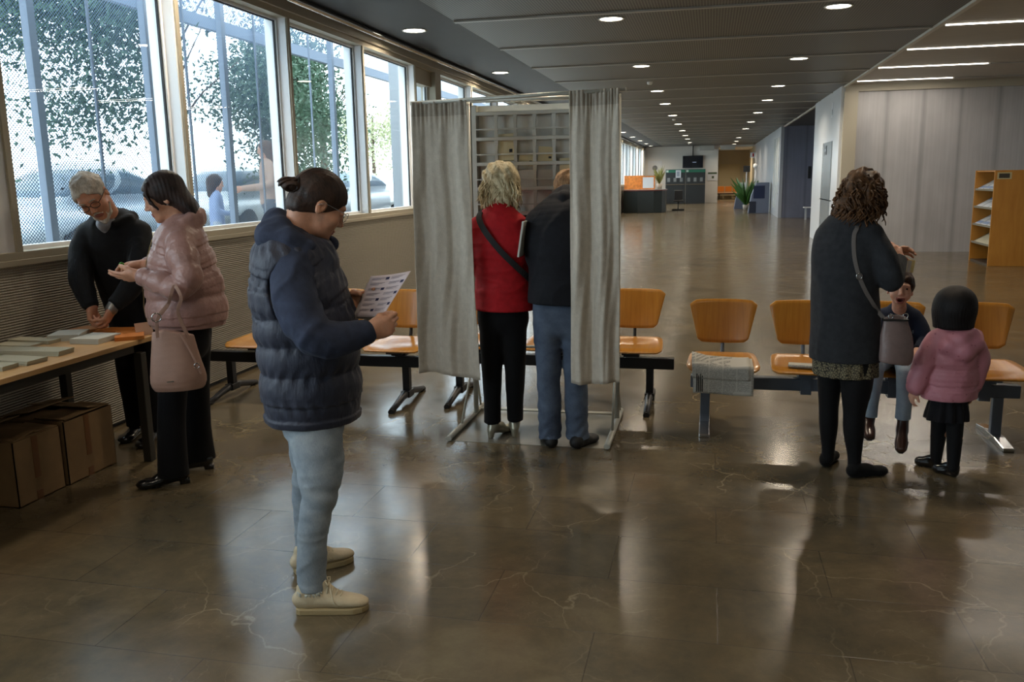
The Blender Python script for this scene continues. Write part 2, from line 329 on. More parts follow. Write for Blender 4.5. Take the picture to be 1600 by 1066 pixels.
# ================================================================ sculpting engine: smooth unions of tapered forms -> one continuous surface
def A(*v): return np.array(v, float)
def nrm(v): v = np.asarray(v, float); return v/max(1e-9, np.linalg.norm(v))
def frame(fwd, up=(0,0,1)):
    """3x3, columns: forward, left, up"""
    f = nrm(fwd); l = nrm(np.cross(up, f)); u = np.cross(f, l); return np.array([f, l, u]).T
def rotm(ax, deg):
    ax = nrm(ax); a = math.radians(deg); K = np.array([[0,-ax[2],ax[1]],[ax[2],0,-ax[0]],[-ax[1],ax[0],0]])
    return np.eye(3)+math.sin(a)*K+(1-math.cos(a))*K@K
_rs = np.random.RandomState(7); _ND = _rs.normal(size=(14, 3)); _ND /= np.linalg.norm(_ND, axis=1)[:, None]; _NP = _rs.uniform(0, 6.28, 14)
def snoise(p, freq):
    """cheap smooth noise in about -1..1"""
    s = np.zeros(len(p)); q = p*freq
    w = q + .6*np.sin(q[:, [1, 2, 0]]*1.3+1.7)
    for i in range(7): s += np.sin(w@_ND[i]*(1+.35*(i % 3))+_NP[i])
    return s/4.
def folds(p, freq, k=.35):
    """cloth creases: narrow soft ridges"""
    return np.exp(-(snoise(p, freq)/k)**2)-.5
class Body:
    def __init__(s): s.ops = []; s.disp = None; s.matf = None; s.clips = []; s.slack = .006
    def clip(s, c, n): s.clips.append((np.asarray(c, float), nrm(n))); return s
    def _add(s, fn, c, r, k, op): s.ops.append((fn, np.asarray(c, float), r, k, op)); return s
    def cap(s, a, b, ra, rb=None, k=.02, op='+'):
        a = np.asarray(a, float); b = np.asarray(b, float); rb = ra if rb is None else rb; ab = b-a; L2 = max(1e-12, ab@ab)
        def fn(p):
            t = np.clip((p-a)@ab/L2, 0, 1); return np.linalg.norm(p-a-t[:, None]*ab, axis=1)-(ra+(rb-ra)*t)
        return s._add(fn, (a+b)/2, math.sqrt(L2)/2+max(ra, rb), k, op)
    def chain(s, pts, rs, k=.02, op='+'):
        for i in range(len(pts)-1): s.cap(pts[i], pts[i+1], rs[i], rs[i+1], k, op)
        return s
    def ell(s, c, r, Rm=None, k=.02, op='+'):
        c = np.asarray(c, float); r = np.asarray(r, float); Rm = np.eye(3) if Rm is None else Rm
        def fn(p):
            q = (p-c)@Rm; k0 = np.linalg.norm(q/r, axis=1); k1 = np.linalg.norm(q/r**2, axis=1)+1e-9; return k0*(k0-1)/k1
        return s._add(fn, c, max(r), k, op)
    def box(s, c, hs, Rm=None, rad=.01, k=.01, op='+'):
        c = np.asarray(c, float); hs = np.asarray(hs, float)-rad; Rm = np.eye(3) if Rm is None else Rm
        def fn(p):
            q = np.abs((p-c)@Rm)-hs; return np.linalg.norm(np.maximum(q, 0), axis=1)+np.minimum(q.max(1), 0)-rad
        return s._add(fn, c, np.linalg.norm(hs)+rad, k, op)
    def plane(s, c, n, op='-', k=.004, r=9.):
        """removes everything on the side n points to"""
        c = np.asarray(c, float); n = nrm(n)
        return s._add(lambda p: -((p-c)@n), c, r, k, op)
    def loft(s, secs, k=.02, flat=(False, False), rip=None, op='+', sub=3, side=None):
        """secs: list of (centre, half-width along side, half-depth, side_dir or None). smooth limb / torso with elliptical sections.
        rip=(amp, pitch, phase): quilted puffs along the axis"""
        C = np.array([x[0] for x in secs], float); rr = np.array([[x[1], x[2]] for x in secs], float)
        S = np.array([(x[3] if len(x) > 3 and x[3] is not None else (side if side is not None else (1, 0, 0))) for x in secs], float)
        D = np.hstack([C, rr, S]); n = len(D); out = []
        for i in range(n-1):
            p0 = D[max(i-1, 0)]; p1 = D[i]; p2 = D[i+1]; p3 = D[min(i+2, n-1)]
            for j in range(sub):
                t = j/sub; out.append(.5*((2*p1)+(-p0+p2)*t+(2*p0-5*p1+4*p2-p3)*t*t+(-p0+3*p1-3*p2+p3)*t**3))
        out.append(D[-1]); D = np.array(out); m = len(D); L = np.concatenate([[0], np.cumsum(np.linalg.norm(np.diff(D[:, :3], axis=0), axis=1))])
        SG = []
        for i in range(m-1):
            a = D[i]; b = D[i+1]; ab = b[:3]-a[:3]; l = max(1e-6, np.linalg.norm(ab)); u = ab/l
            sd = (a[5:]+b[5:])/2; sd = sd-(sd@u)*u; sd /= max(1e-6, np.linalg.norm(sd)); SG.append((a, b, l, np.array([u, sd, np.cross(u, sd)]).T, i))
        if rip is not None: s.slack = .014
        def fn(p):
            best = np.full(len(p), 9.); bs = np.zeros(len(p)); br = np.zeros(len(p))
            for a, b, l, U, i in SG:
                q = (p-a[:3])@U; h0 = q[:, 0]; x = q[:, 1]; y = q[:, 2]; t = np.minimum(np.maximum(h0/l, 0), 1); over = h0-t*l
                rs = a[3]+(b[3]-a[3])*t; rf = a[4]+(b[4]-a[4])*t; rm = np.minimum(rs, rf)
                if (i == 0 and flat[0]) or (i == m-2 and flat[1]):
                    end = ((over < 0) if (i == 0 and flat[0]) else False) | ((over > 0) if (i == m-2 and flat[1]) else False); ax = np.where(end, 0, over/rm)
                else: end = None; ax = over/rm
                xs, yf = x/rs, y/rf; e = np.sqrt(xs*xs+yf*yf+ax*ax)+1e-9; xs = xs/rs; yf = yf/rf; ar = ax/rm
                d = np.maximum(e*(e-1)/(np.sqrt(xs*xs+yf*yf+ar*ar)+1e-9), -rm)
                if end is not None: d = np.where(end, np.maximum(d, np.abs(over)), d)
                if rip is not None:
                    w = d < best; bs = np.where(w, L[i]+t*l, bs); br = np.where(w, rm, br)
                best = np.minimum(best, d)
            if rip is not None: best = best-rip[0]*br*((np.sin(math.pi*(bs+rip[2])/rip[1])**2+.012)**.32-.8)
            return best
        c = (D[:, :3].min(0)+D[:, :3].max(0))/2; r = max(np.linalg.norm(D[:, :3]-c, axis=1)+D[:, 3:5].max(1))
        return s._add(fn, c, r, k, op)
    def evb(s, p, lo, big):
        """ev() with points grouped into blocks so that each block only meets the forms near it"""
        if len(p) < 4000: return s.ev(p)
        B = big*3.; q = np.floor((p-lo)/B).astype(np.int64)+2; cd = (q[:, 0]*2048+q[:, 1])*2048+q[:, 2]; o = np.argsort(cd, kind='stable'); cs = cd[o]; st = np.concatenate([[0], np.nonzero(np.diff(cs))[0]+1, [len(cs)]])
        out = np.empty(len(p)); OC = np.array([x[1] for x in s.ops]); OR = np.array([x[2]+x[3] for x in s.ops])+.03+big*.9+B*.87
        for a, b in zip(st[:-1], st[1:]):
            ix = o[a:b]; bc = lo+(q[ix[0]]-2+.5)*B; near = np.linalg.norm(OC-bc, axis=1) < OR
            out[ix] = s.ev(p[ix], ops=[s.ops[i] for i in np.nonzero(near)[0]])
        return out
    def ev(s, p, fine=True, ops=None):
        d = np.full(len(p), 1.0)
        for fn, c, r, k, op in (s.ops if ops is None else ops):
            rad = np.linalg.norm(p-c, axis=1)-r
            if op == '+':
                far = rad > (k+.03); e = np.maximum(rad, 0)+0.0; near = ~far
                if near.any(): e[near] = fn(p[near])
                hh = np.clip(.5+.5*(d-e)/k, 0, 1); d = d+(e-d)*hh-k*hh*(1-hh)
            else:
                near = rad < k+.03
                if near.any():
                    e = -fn(p[near]); dn = d[near]; hh = np.clip(.5+.5*(e-dn)/k, 0, 1); d[near] = dn+(e-dn)*hh+k*hh*(1-hh)
        if fine and s.disp is not None:
            m = np.abs(d) < .05
            if m.any(): d[m] -= s.disp(p[m])
        for c, n in s.clips: d = np.maximum(d, (p-c)@n)
        return d
    def hit(s, p, d, L=.3, st=.002):
        """first surface point met when walking from p along d"""
        p = np.asarray(p, float); d = nrm(d); t = np.arange(0, L, st); q = p+t[:, None]*d; v = s.ev(q); k = np.nonzero(v < 0)[0]
        return q[k[0]] if len(k) else p
    def mesh(s, cell):
        pos = [o for o in s.ops if o[4] == '+']
        lo = np.min([o[1]-o[2] for o in pos], axis=0)-.03; hi = np.max([o[1]+o[2] for o in pos], axis=0)+.03
        lev = 4; big = cell*2**lev; n = np.ceil((hi-lo)/big).astype(int)+1
        g = np.stack(np.meshgrid(*[np.arange(q) for q in n], indexing='ij'), -1).reshape(-1, 3); sz = big
        for L in range(lev, -1, -1):
            d = s.evb(lo+(g+.5)*sz, lo, big); g = g[np.abs(d) < sz*.9+(.020 if L else s.slack)]
            if L:
                g = (g[:, None, :]*2+np.array([[i, j, k] for i in (0,1) for j in (0,1) for k in (0,1)])[None]).reshape(-1, 3); sz /= 2
        N = 4096
        code = lambda q: (q[..., 0].astype(np.int64)*N+q[..., 1])*N+q[..., 2]
        off = np.array([[i, j, k] for i in (0,1) for j in (0,1) for k in (0,1)])
        cc = code(g[:, None, :]+off[None]); uq, inv = np.unique(cc, return_inverse=True); inv = inv.reshape(cc.shape)
        P = np.stack([uq//(N*N), (uq//N) % N, uq % N], -1); F = s.evb(lo+P*cell, lo, big); ins = F < 0
        ci = ins[inv]; act = ci.any(1) & ~ci.all(1); g = g[act]; inv = inv[act]
        Fc = F[inv]; acc = np.zeros((len(g), 3)); cnt = np.zeros(len(g))
        for a in range(8):
            for ax, bit in ((0, 4), (1, 2), (2, 1)):
                if a & bit: continue
                b = a | bit; fa = Fc[:, a]; fb = Fc[:, b]; cr = (fa < 0) != (fb < 0)
                t = np.where(cr, fa/np.where(cr, fa-fb, 1), 0); q = off[a][None]+t[:, None]*(off[b]-off[a])[None]
                acc[cr] += q[cr]; cnt[cr] += 1
        V = lo+(g+acc/cnt[:, None])*cell
        cell_codes = code(g); order = np.argsort(cell_codes); sc = cell_codes[order]
        faces = []
        for ax in range(3):
            e = np.zeros(3, int); e[ax] = 1; o1 = np.zeros(3, int); o1[(ax+1) % 3] = 1; o2 = np.zeros(3, int); o2[(ax+2) % 3] = 1
            a_i = 0; b_i = {0: 4, 1: 2, 2: 1}[ax]
            fa = Fc[:, 0] < 0; fb = Fc[:, b_i] < 0; cr = np.nonzero(fa != fb)[0]
            quad = []; ok = np.ones(len(cr), bool)
            for o in (0*e, -o1, -o1-o2, -o2):
                c2 = code(g[cr]+o); ix = np.searchsorted(sc, c2); ix = np.minimum(ix, len(sc)-1); ok &= sc[ix] == c2; quad.append(order[ix])
            q = np.stack(quad, 1)[ok]; flip = ~fa[cr][ok]; q[flip] = q[flip][:, ::-1]; faces.append(q)
        return V, np.concatenate(faces)
    def build(s, name, mats, parent=None, cell=.006, loc=None):
        V, Q = s.mesh(cell); given = loc is not None; loc = np.zeros(3) if loc is None else np.asarray(loc, float)
        me = bpy.data.meshes.new(name); me.vertices.add(len(V)); me.vertices.foreach_set('co', (V-loc).ravel())
        me.loops.add(Q.size); me.loops.foreach_set('vertex_index', Q.ravel()); me.polygons.add(len(Q))
        me.polygons.foreach_set('loop_start', np.arange(0, Q.size, 4)); me.polygons.foreach_set('loop_total', np.full(len(Q), 4))
        if not isinstance(mats, (list, tuple)): mats = [mats]
        for m in mats: me.materials.append(m)
        if s.matf is not None: me.polygons.foreach_set('material_index', s.matf(V[Q].mean(1)).astype(np.int32))
        me.polygons.foreach_set('use_smooth', np.ones(len(Q), bool)); me.update(calc_edges=True); me.validate()
        o = bpy.data.objects.new(name, me); COL.objects.link(o); o.location = Vector(loc)
        if parent is not None:
            o.parent = parent; o.location = (Vector(loc)-parent.location) if given else Vector((0,0,0))
        return o
# ---------------------------------------------------------------- anatomy
def add_head(b, c, F, s=1., mouth=0., child=0., lids=True):
    """c: head centre between the ears; F: frame columns forward, left, up; s: scale"""
    P = lambda x, y, z: c+s*(F@A(x, y, z))
    E = lambda x, y, z, r, k=.02, op='+': b.ell(P(x, y, z), s*np.array(r), F, k*s, op)
    ch = child
    E(-.012, 0, .035, (.098, .078, .090), .01)
    E(.030, 0, -.025+.01*ch, (.064, .063, .083-.008*ch), .03)
    E(.044, 0, -.080+.016*ch, (.043, .045-.004*ch, .034), .03)
    E(.074, 0, -.103+.02*ch, (.017, .019, .014), .02)
    for y in (.043, -.043):
        E(.060, y*.93, -.032, (.026, .024, .024+.004*ch), .025)
    E(.083, 0, .030, (.014, .050, .011), .02)
    for y in (.033, -.033):
        E(.104, y, .008, (.018, .017, .014), .012, '-')
        E(.0795, y, .007, (.0135, .0155, .0125), .004)
        if lids: E(.083, y, .0075, (.0125, .0165, .0105), .003); E(.092, y, .001, (.004, .014, .0022), .002, '-')
    b.cap(P(.090, 0, .014), P(.112-.008*ch, 0, -.026), .0065*s, .0095*s, .014*s)
    for y in (.0105, -.0105): E(.100-.007*ch, y, -.032, (.0105, .0075, .0075), .006)
    if mouth:
        E(.095, 0, -.072, (.03, .022, .014*mouth), .004, '-')
        b.chain([P(.079, .024, -.070), P(.092, .012, -.0575), P(.094, 0, -.058), P(.092, -.012, -.0575), P(.079, -.024, -.070)], [.004*s, .005*s, .005*s, .005*s, .004*s], .004*s)
        b.chain([P(.079, .024, -.072), P(.090, .012, -.088), P(.091, 0, -.090), P(.090, -.012, -.088), P(.079, -.024, -.072)], [.004*s, .0055*s, .006*s, .0055*s, .004*s], .004*s)
    else:
        E(.0905, 0, -.0600, (.0115, .0235, .0060), .006); E(.0880, 0, -.0710, (.0115, .0205, .0065), .006); E(.102, 0, -.0655, (.008, .026, .0016), .003, '-')
    for y in (.077, -.077):
        q = 1 if y > 0 else -1
        E(-.008, y, -.004, (.019, .007, .031), .006); E(-.001, y+q*.006, -.002, (.010, .005, .018), .004, '-'); E(-.010, y, -.028, (.010, .006, .010), .006)
    return P
def lip_mask(c, F, s):
    def f(p):
        q = (p-c)@F/s; return (np.abs(q[:, 1]) < .025) & (q[:, 2] < -.054) & (q[:, 2] > -.079) & (q[:, 0] > .080)
    return f
def add_hand(b, w, d, n, curl=(20, 30, 20), side=1, s=1., thumb=(35, 20), spread=4., curls=None, k=.006):
    """w wrist, d direction wrist->knuckles, n palm normal (out of the palm); side=+1: thumb lies along d x n"""
    d = nrm(d); n = nrm(np.asarray(n, float)-np.dot(n, d)*d); t = np.cross(d, n)*side
    Fm = np.array([d, t, n]).T
    b.ell(w+s*(.050*d), s*A(.052, .041, .0165), Fm, .012*s); b.cap(w-.02*s*d, w+.02*s*d, .026*s, .025*s, .02*s)
    b.cap(w+s*(.03*d+.022*t), w+s*(.082*d+.026*t), .015*s, .011*s, .012*s); b.cap(w+s*(.03*d-.018*t), w+s*(.076*d-.026*t), .015*s, .0105*s, .012*s)
    fl = [(.027, .086, (.044, .026, .021), .0090), (.009, .092, (.049, .030, .022), .0094), (-.010, .088, (.045, .028, .021), .0088), (-.028, .078, (.035, .021, .019), .0078)]
    for i, (ty, dx, ln, r) in enumerate(fl):
        cu = curls[i] if curls else curl; a = 0.; p = w+s*(dx*d+ty*t); sp = math.radians(spread*(1.5-i))
        dd = nrm(math.cos(sp)*d+math.sin(sp)*t); pts = [w+s*((dx-.02)*d+ty*t*.95), p]; rr = [r*1.05*s, r*1.08*s]
        for j in range(3):
            a += math.radians(cu[j]); p = p+s*ln[j]*(math.cos(a)*dd+math.sin(a)*n); pts.append(p); rr.append(s*r*(1.0, .92, .78)[j])
        b.chain(pts, rr, .003*s)
    a0, a1 = map(math.radians, thumb)
    p0 = w+s*(.022*d+.026*t+.004*n); u = nrm(math.cos(a0)*d+math.sin(a0)*t+.35*n); p1 = p0+.042*s*u
    u2 = nrm(math.cos(a0-a1)*d+math.sin(a0-a1)*t+.45*n); p2 = p1+.032*s*u2; p3 = p2+.024*s*nrm(u2*.9+.25*n)
    b.chain([p0, p1, p2, p3], [.0155*s, .0125*s, .0108*s, .0088*s], .010*s)
    return b
def add_foot_shoe(b, ankle, heel, toe, w=.045, h=.05, sole=True, heelh=0., k=.02, slim=1.):
    """shoe whose sole runs heel->toe"""
    heel = np.asarray(heel, float); toe = np.asarray(toe, float); d = nrm(toe-heel); L = np.linalg.norm(toe-heel); up = A(0,0,1); l = np.cross(up, d); Fm = np.array([d, l, up]).T
    P = lambda x, y, z: heel+d*x*L+l*y+up*z
    b.ell(P(.17, 0, .038+heelh), (L*.17, w*.80, .040), Fm, k); b.ell(P(.42, 0, .036+heelh*.6), (L*.26, w*.82*slim, .038), Fm, k)
    b.ell(P(.72, 0, .026+heelh*.15), (L*.27, w*1.0*slim, .027), Fm, k); b.ell(P(.85, 0, .021), (L*.15, w*.78*slim, .021), Fm, k)
    b.cap(P(.22, 0, .06+heelh), ankle, h*.8, h*.75, k)
    return P
def trouser(b, hip, knee, ankle, r, k=.03, flat=True, side=(1,0,0), fold=0.):
    """r: five (side, depth) radii from hip to hem"""
    m1 = (hip+knee)/2; m2 = (knee+ankle)/2
    pts = [hip, m1, knee, m2, ankle]
    b.loft([(p, q[0], q[1], side) for p, q in zip(pts, r)], k, (False, flat)); return b
def smooth_poly(pts, n=8):
    P = np.asarray(pts, float); out = []; N = len(P)
    for i in range(N-1):
        p0, p1, p2, p3 = P[max(i-1, 0)], P[i], P[i+1], P[min(i+2, N-1)]
        for j in range(n):
            t = j/n; out.append(.5*((2*p1)+(-p0+p2)*t+(2*p0-5*p1+4*p2-p3)*t*t+(-p0+3*p1-3*p2+p3)*t**3))
    out.append(P[-1]); return np.array(out)
def ribbon(pts, nrms, w, t, name, m, parent, n=6):
    """flat strap following pts; nrms outward normals"""
    P = smooth_poly(pts, n); Nn = smooth_poly(nrms, n); mb = MB(); V = []; F = []
    for i, p in enumerate(P):
        d = nrm(P[min(i+1, len(P)-1)]-P[max(i-1, 0)]); nn = nrm(Nn[i]-np.dot(Nn[i], d)*d); s = np.cross(d, nn)
        for a, c in ((-w/2, 0), (w/2, 0), (w/2, t), (-w/2, t)): V.append(p+s*a+nn*c)
    m_ = len(P)
    for i in range(m_-1):
        for q in range(4): F.append((i*4+q, i*4+(q+1) % 4, i*4+4+(q+1) % 4, i*4+4+q))
    F += [(3,2,1,0), ((m_-1)*4, (m_-1)*4+1, (m_-1)*4+2, (m_-1)*4+3)]
    mb.add(V, F); o = mb.build(name, m, parent, bevel=.001)
    return o
# ================================================================ people
def m_fabric(name, c, rough=.9, fine=.25, scale=400., var=.12, sheen=.04, big=0.):
    return mat(name, c, rough, 0., noise=var, nscale=30., bump=fine, bscale=scale, sheen=sheen, spec=.25)
def m_denim(name, c, fade):
    g = NT(name); tc = g.n('TexCoord'); n = g.n('TexNoise', {0: (tc, 3), 'Scale': 7., 'Detail': 5., 'Roughness': .6})
    n2 = g.n('TexNoise', {0: g.n('Mapping', {0: (tc, 3), 'Scale': (500., 500., 90.)}), 'Scale': 1., 'Detail': 2.})
    f = g.math('ADD', g.math('MULTIPLY', n, .8), g.math('MULTIPLY', n2, .3)); r = g.n('MapRange', {0: f, 1: .35, 2: .75, 3: 0., 4: 1.})
    cc = g.n('Mix', {0: r, 6: (*c, 1), 7: (*fade, 1)}, data_type='RGBA'); g.link(cc, 2, g.b.inputs['Base Color']); g.b.inputs['Roughness'].default_value = .85
    bp = g.n('Bump', {'Height': n2, 'Strength': .2, 'Distance': .003}); g.link(bp, 0, g.b.inputs['Normal']); return g.m
def m_hair(name, c1, c2, scale=(160, 160, 12), rough=.45):
    g = NT(name); tc = g.n('TexCoord'); mp = g.n('Mapping', {0: (tc, 3), 'Scale': scale}); n = g.n('TexNoise', {0: mp, 'Scale': 1., 'Detail': 4., 'Roughness': .7, 'Distortion': 1.2})
    n2 = g.n('TexNoise', {0: (tc, 3), 'Scale': 22., 'Detail': 3.})
    f = g.math('ADD', g.math('MULTIPLY', n, .6), g.math('MULTIPLY', n2, .4))
    r = g.n('MapRange', {0: f, 1: .38, 2: .62, 3: 0., 4: 1.}); cc = g.n('Mix', {0: r, 6: (*c1, 1), 7: (*c2, 1)}, data_type='RGBA')
    g.link(cc, 2, g.b.inputs['Base Color']); g.b.inputs['Roughness'].default_value = rough; g.b.inputs['Specular IOR Level'].default_value = .25
    bp = g.n('Bump', {'Height': n, 'Strength': .5, 'Distance': .004}); g.link(bp, 0, g.b.inputs['Normal']); return g.m
def m_skin(name, c, r=.5): return mat(name, c, r, 0., noise=.10, nscale=45., bump=.12, bscale=300., sss=.12)
SKIN_A = m_skin('light_skin', h('c08d72')); SKIN_B = m_skin('tanned_skin', h('b07d60')); SKIN_C = m_skin('older_skin', h('bb8367')); SKIN_K = m_skin('child_skin', h('d3a189'))
LIP = mat('lip_skin', h('9a5a50'), .45); DARKMOUTH = mat('open_mouth_lining', h('5a1f1c'), .5)
BLKSHOE = mat('black_leather', h('101012'), .22, coat=.5); RUB = mat('black_rubber', h('141414'), .6)
GLFR = mat('dark_glasses_frame', h('1a1718'), .3); LENS = None
def rebase(root, loc):
    loc = Vector(loc); seen = set()
    for o in [root]+list(root.children_recursive):
        if o.type == 'MESH' and o.data.name not in seen:
            seen.add(o.data.name); o.data.transform(Matrix.Translation(-loc))
    root.location = loc
def glasses(parent, P, m, r=.021, wide=.034, thick=.0013):
    g = MB()
    for y in (wide, -wide):
        g.tube([P(.105, y+r*1.15*math.cos(a), .004+r*.85*math.sin(a)) for a in np.linspace(0, 2*math.pi, 21)[:-1]], thick, 6, closed=True)
        s = 1 if y > 0 else -1
        g.tube([P(.105, y+s*r*1.1, .010), P(.07, s*.074, .012), P(0, s*.083, .010), P(-.02, s*.083, -.006)], thick, 6)
    g.tube([P(.106, wide-r*1.15, .006), P(.110, 0, .010), P(.106, -wide+r*1.15, .006)], thick, 6)
    g.build('eyeglasses', m, parent)
def person_label(o, label): return tag(o, label, 'person')
def strand_disp(F, c, amp=.003, n=38, flow='z'):
    def f(p):
        q = (p-c)@F; a = np.arctan2(q[:, 1], q[:, 0]+.0001); ph = n*a+6*np.sin(q[:, 2]*18+3*a)
        return amp*np.sin(ph)+amp*.7*snoise(q*np.array([40, 40, 12.]), 1.)
    return f
def lock(mb, pts, r0, n=6):
    P = smooth_poly(pts, 4); m = len(P); rs = [r0*(.75+.35*math.sin(math.pi*min(1, .12+i/m)))*(1-.75*(i/(m-1))**3) for i in range(m)]
    mb.tube([Vector(p) for p in P], rs, n)
# ---------------------------------------------------------------- 1 young woman in the foreground reading a sheet
def young_woman():
    f = nrm((math.cos(R(22)), math.sin(R(22)), 0)); s = np.cross((0,0,1), f)
    hc = A(-1.408, 2.985, 1.535); hf = (math.cos(R(40))*math.cos(R(30)), math.sin(R(40))*math.cos(R(30)), -math.sin(R(30))); F = frame(hf)
    b = Body(); P = add_head(b, hc, F, .98)
    b.cap(hc+F@A(-.045, 0, -.045), A(-1.485, 2.965, 1.385), .052, .058, .02)
    b.loft([(A(-1.49,2.97,.75), .11, .08), (A(-1.50,2.98,1.1), .10, .07), (A(-1.51,2.98,1.30), .09, .05), (A(-1.49,2.95,1.40), .06, .05)], .02, side=s)
    wr = A(-1.178, 2.852, 1.090); wl = A(-1.350, 3.068, 1.160)
    b.chain([A(-1.45,2.83,1.28), A(-1.325,2.745,1.08), wr], [.03, .03, .027], .02); b.chain([A(-1.52,3.12,1.28), A(-1.44,3.19,1.07), wl], [.03, .03, .027], .02)
    add_hand(b, wr, (.80,.50,.22), (-.45,.85,.05), side=1, curls=[(40,70,45),(55,75,45),(60,75,45),(60,70,45)], thumb=(20,25), s=.95)
    add_hand(b, wl, (.92,-.20,.20), (.15,-.95,.05), side=-1, curls=[(8,18,12),(8,15,10),(10,18,12),(14,20,14)], thumb=(18,30), s=.92)
    for hp, kn, an in ((A(-1.44,2.92,.76), A(-1.41,2.855,.48), A(-1.455,2.825,.07)), (A(-1.52,3.05,.76), A(-1.585,3.12,.45), A(-1.615,3.15,.07))):
        b.chain([hp, kn, an], [.06, .045, .034], .02)
    lm = lip_mask(hc, F, .98); b.matf = lambda p: lm(p)*1
    o = b.build('person', [SKIN_A, LIP], cell=.0042)
    person_label(o, 'person in a navy quilted vest and pale jeans standing in the foreground reading a sheet')
    # hair: smooth, pulled back to a bun
    b = Body(); b.ell(hc+F@A(-.013, 0, .036), (.106, .0855, .0965), F, .01)
    b.ell(hc+F@A(.112, 0, -.055), (.085, .12, .105), F, .012, '-'); b.ell(hc+F@A(.03, 0, -.115), (.12, .12, .085), F, .012, '-')
    b.ell(hc+F@A(-.0, 0, -.130), (.13, .12, .060), F, .02, '-')
    b.ell(hc+F@A(-.062, 0, -.028), (.050, .060, .050), F, .02)
    for y in (.085, -.085): b.ell(hc+F@A(-.002, y, -.012), (.028, .02, .030), F, .006, '-')
    b.disp = lambda p: .0009*np.sin(((p-hc)@F)[:, 1]*360+4*np.sin(((p-hc)@F)[:, 0]*20)+2*snoise(p, 16))+.0012*snoise(((p-hc)@F)*A(.3,1,1), 60)
    HB = m_hair('dark_brown_hair', h('1b1412'), h('463329'), (60, 260, 60))
    ho = b.build('hair', HB, o, .004)
    b = Body(); bc = A(-1.468, 2.912, 1.612); b.ell(bc, (.033, .03, .026), None, .01); b.ell(bc+A(-.028,-.012,.008), (.024, .022, .022), None, .012); b.ell(bc+A(.028,.02,-.014), (.03,.028,.022), None, .012)
    b.disp = lambda p: .0035*np.sin(np.linalg.norm((p-bc)*A(1,1,1.7), axis=1)*420+5*(p-bc)[:, 2]*40)+.002*snoise(p, 90)
    b.build('hair_bun', HB, ho, .0035)
    mb = MB(); q = bc+A(.016,.014,-.004); ax = nrm(A(-.9,-.35,.15)); u1 = nrm(np.cross(ax, (0,0,1))); u2 = np.cross(ax, u1)
    mb.tube([q+.0265*(math.cos(a)*u1+math.sin(a)*u2) for a in np.linspace(0, 6.283, 19)[:-1]], .006, 8, closed=True); mb.build('hair_tie', mat('black_hair_tie', h('0d0c0e'), .7), ho)
    glasses(o, P, mat('silver_glasses', h('9aa0aa'), .25, .8), .022, .033, .0012)
    # hoodie: sleeves, hood, collar
    HOOD = m_fabric('navy_melange_jersey', h('333a4d'), .9, .35, 500., .18)
    b = Body(); b.loft([(A(-1.455,2.835,1.315), .075, .080), (A(-1.425,2.785,1.22), .082, .085), (A(-1.345,2.735,1.105), .075, .070), (A(-1.275,2.765,1.075), .064, .062), (A(-1.215,2.825,1.085), .052, .050), (A(-1.183,2.848,1.089), .043, .041)], .02, (False, True), side=(0,1,0))
    b.loft([(A(-1.53,3.10,1.31), .075, .075), (A(-1.50,3.17,1.20), .075, .075), (A(-1.45,3.19,1.09), .066, .065), (A(-1.39,3.12,1.11), .055, .052), (A(-1.35,3.062,1.152), .042, .040)], .02, (False, True), side=(0,1,0))
    b.loft([(A(-1.49,2.97,1.05), .15, .12), (A(-1.50,2.96,1.30), .17, .12), (A(-1.495,2.955,1.39), .08, .07)], .03, side=s)
    b.chain([A(-1.405,2.875,1.395), A(-1.465,2.850,1.420), A(-1.535,2.865,1.430), A(-1.575,2.93,1.430), A(-1.545,3.01,1.430), A(-1.475,3.06,1.415), A(-1.395,3.04,1.39)], [.028,.040,.050,.052,.048,.040,.03], .035)
    b.chain([A(-1.505,2.885,1.462), A(-1.555,2.94,1.485), A(-1.53,3.0,1.468)], [.030,.036,.032], .035)
    b.disp = lambda p: .0040*snoise(p*A(1,1,1.5), 22)+.0060*folds(p*A(1,1,1.5), 17)+.0022*folds(p*A(1,1,1.3), 40)+.0045*np.sin(((p-A(-1.33,2.74,1.09))@nrm((.6,.2,1)))*120+2*snoise(p, 18))*np.exp(-np.sum(((p-A(-1.31,2.76,1.10))/.085)**2, axis=1))
    b.build('hooded_sweatshirt', HOOD, o, .005)
    # quilted vest
    VEST = mat('navy_quilted_nylon', h('252a3b'), .6, 0., noise=.12, nscale=30, bump=.35, bscale=90., sheen=.15, stretch=(1,1,.35))
    b = Body(); fo = lambda x: f*x
    b.loft([(A(-1.475,2.975,.720)+fo(.0), .172, .165), (A(-1.475,2.975,.80), .196, .190), (A(-1.475,2.975,.95), .198, .190), (A(-1.482,2.972,1.10), .200, .192), (A(-1.50,2.965,1.22), .205, .180), (A(-1.515,2.955,1.31), .195, .150), (A(-1.515,2.953,1.365), .165, .115), (A(-1.505,2.955,1.40), .11, .09)], .02, (True, False), rip=(.095, .1155, .03), side=s, sub=4)
    b.ell(A(-1.44,2.80,1.235), (.085,.062,.115), None, .015, '-')
    b.chain([A(-1.435,2.885,1.385), A(-1.395,2.95,1.375), A(-1.40,3.01,1.385)], [.032,.036,.03], .03)
    b.chain([A(-1.415,2.895,1.345), A(-1.38,2.95,1.33), A(-1.39,3.02,1.34)], [.035,.04,.035], .03)
    def vd(p):
        q = p-A(-1.48,2.97,0); a = np.arctan2(q@s, q@f); g = np.abs(np.sin(math.pi*(p[:, 2]-.69)/.1155))
        return .0030*np.sin(a*24+3*np.sin(p[:, 2]*23))*(1-g)*1.2+.0035*snoise(p*A(1,1,.6), 34)+.001*snoise(p, 110)
    b.disp = vd; b.clip((0,0,.722), (0,0,-1))
    v = b.build('quilted_vest', VEST, o, .0055)
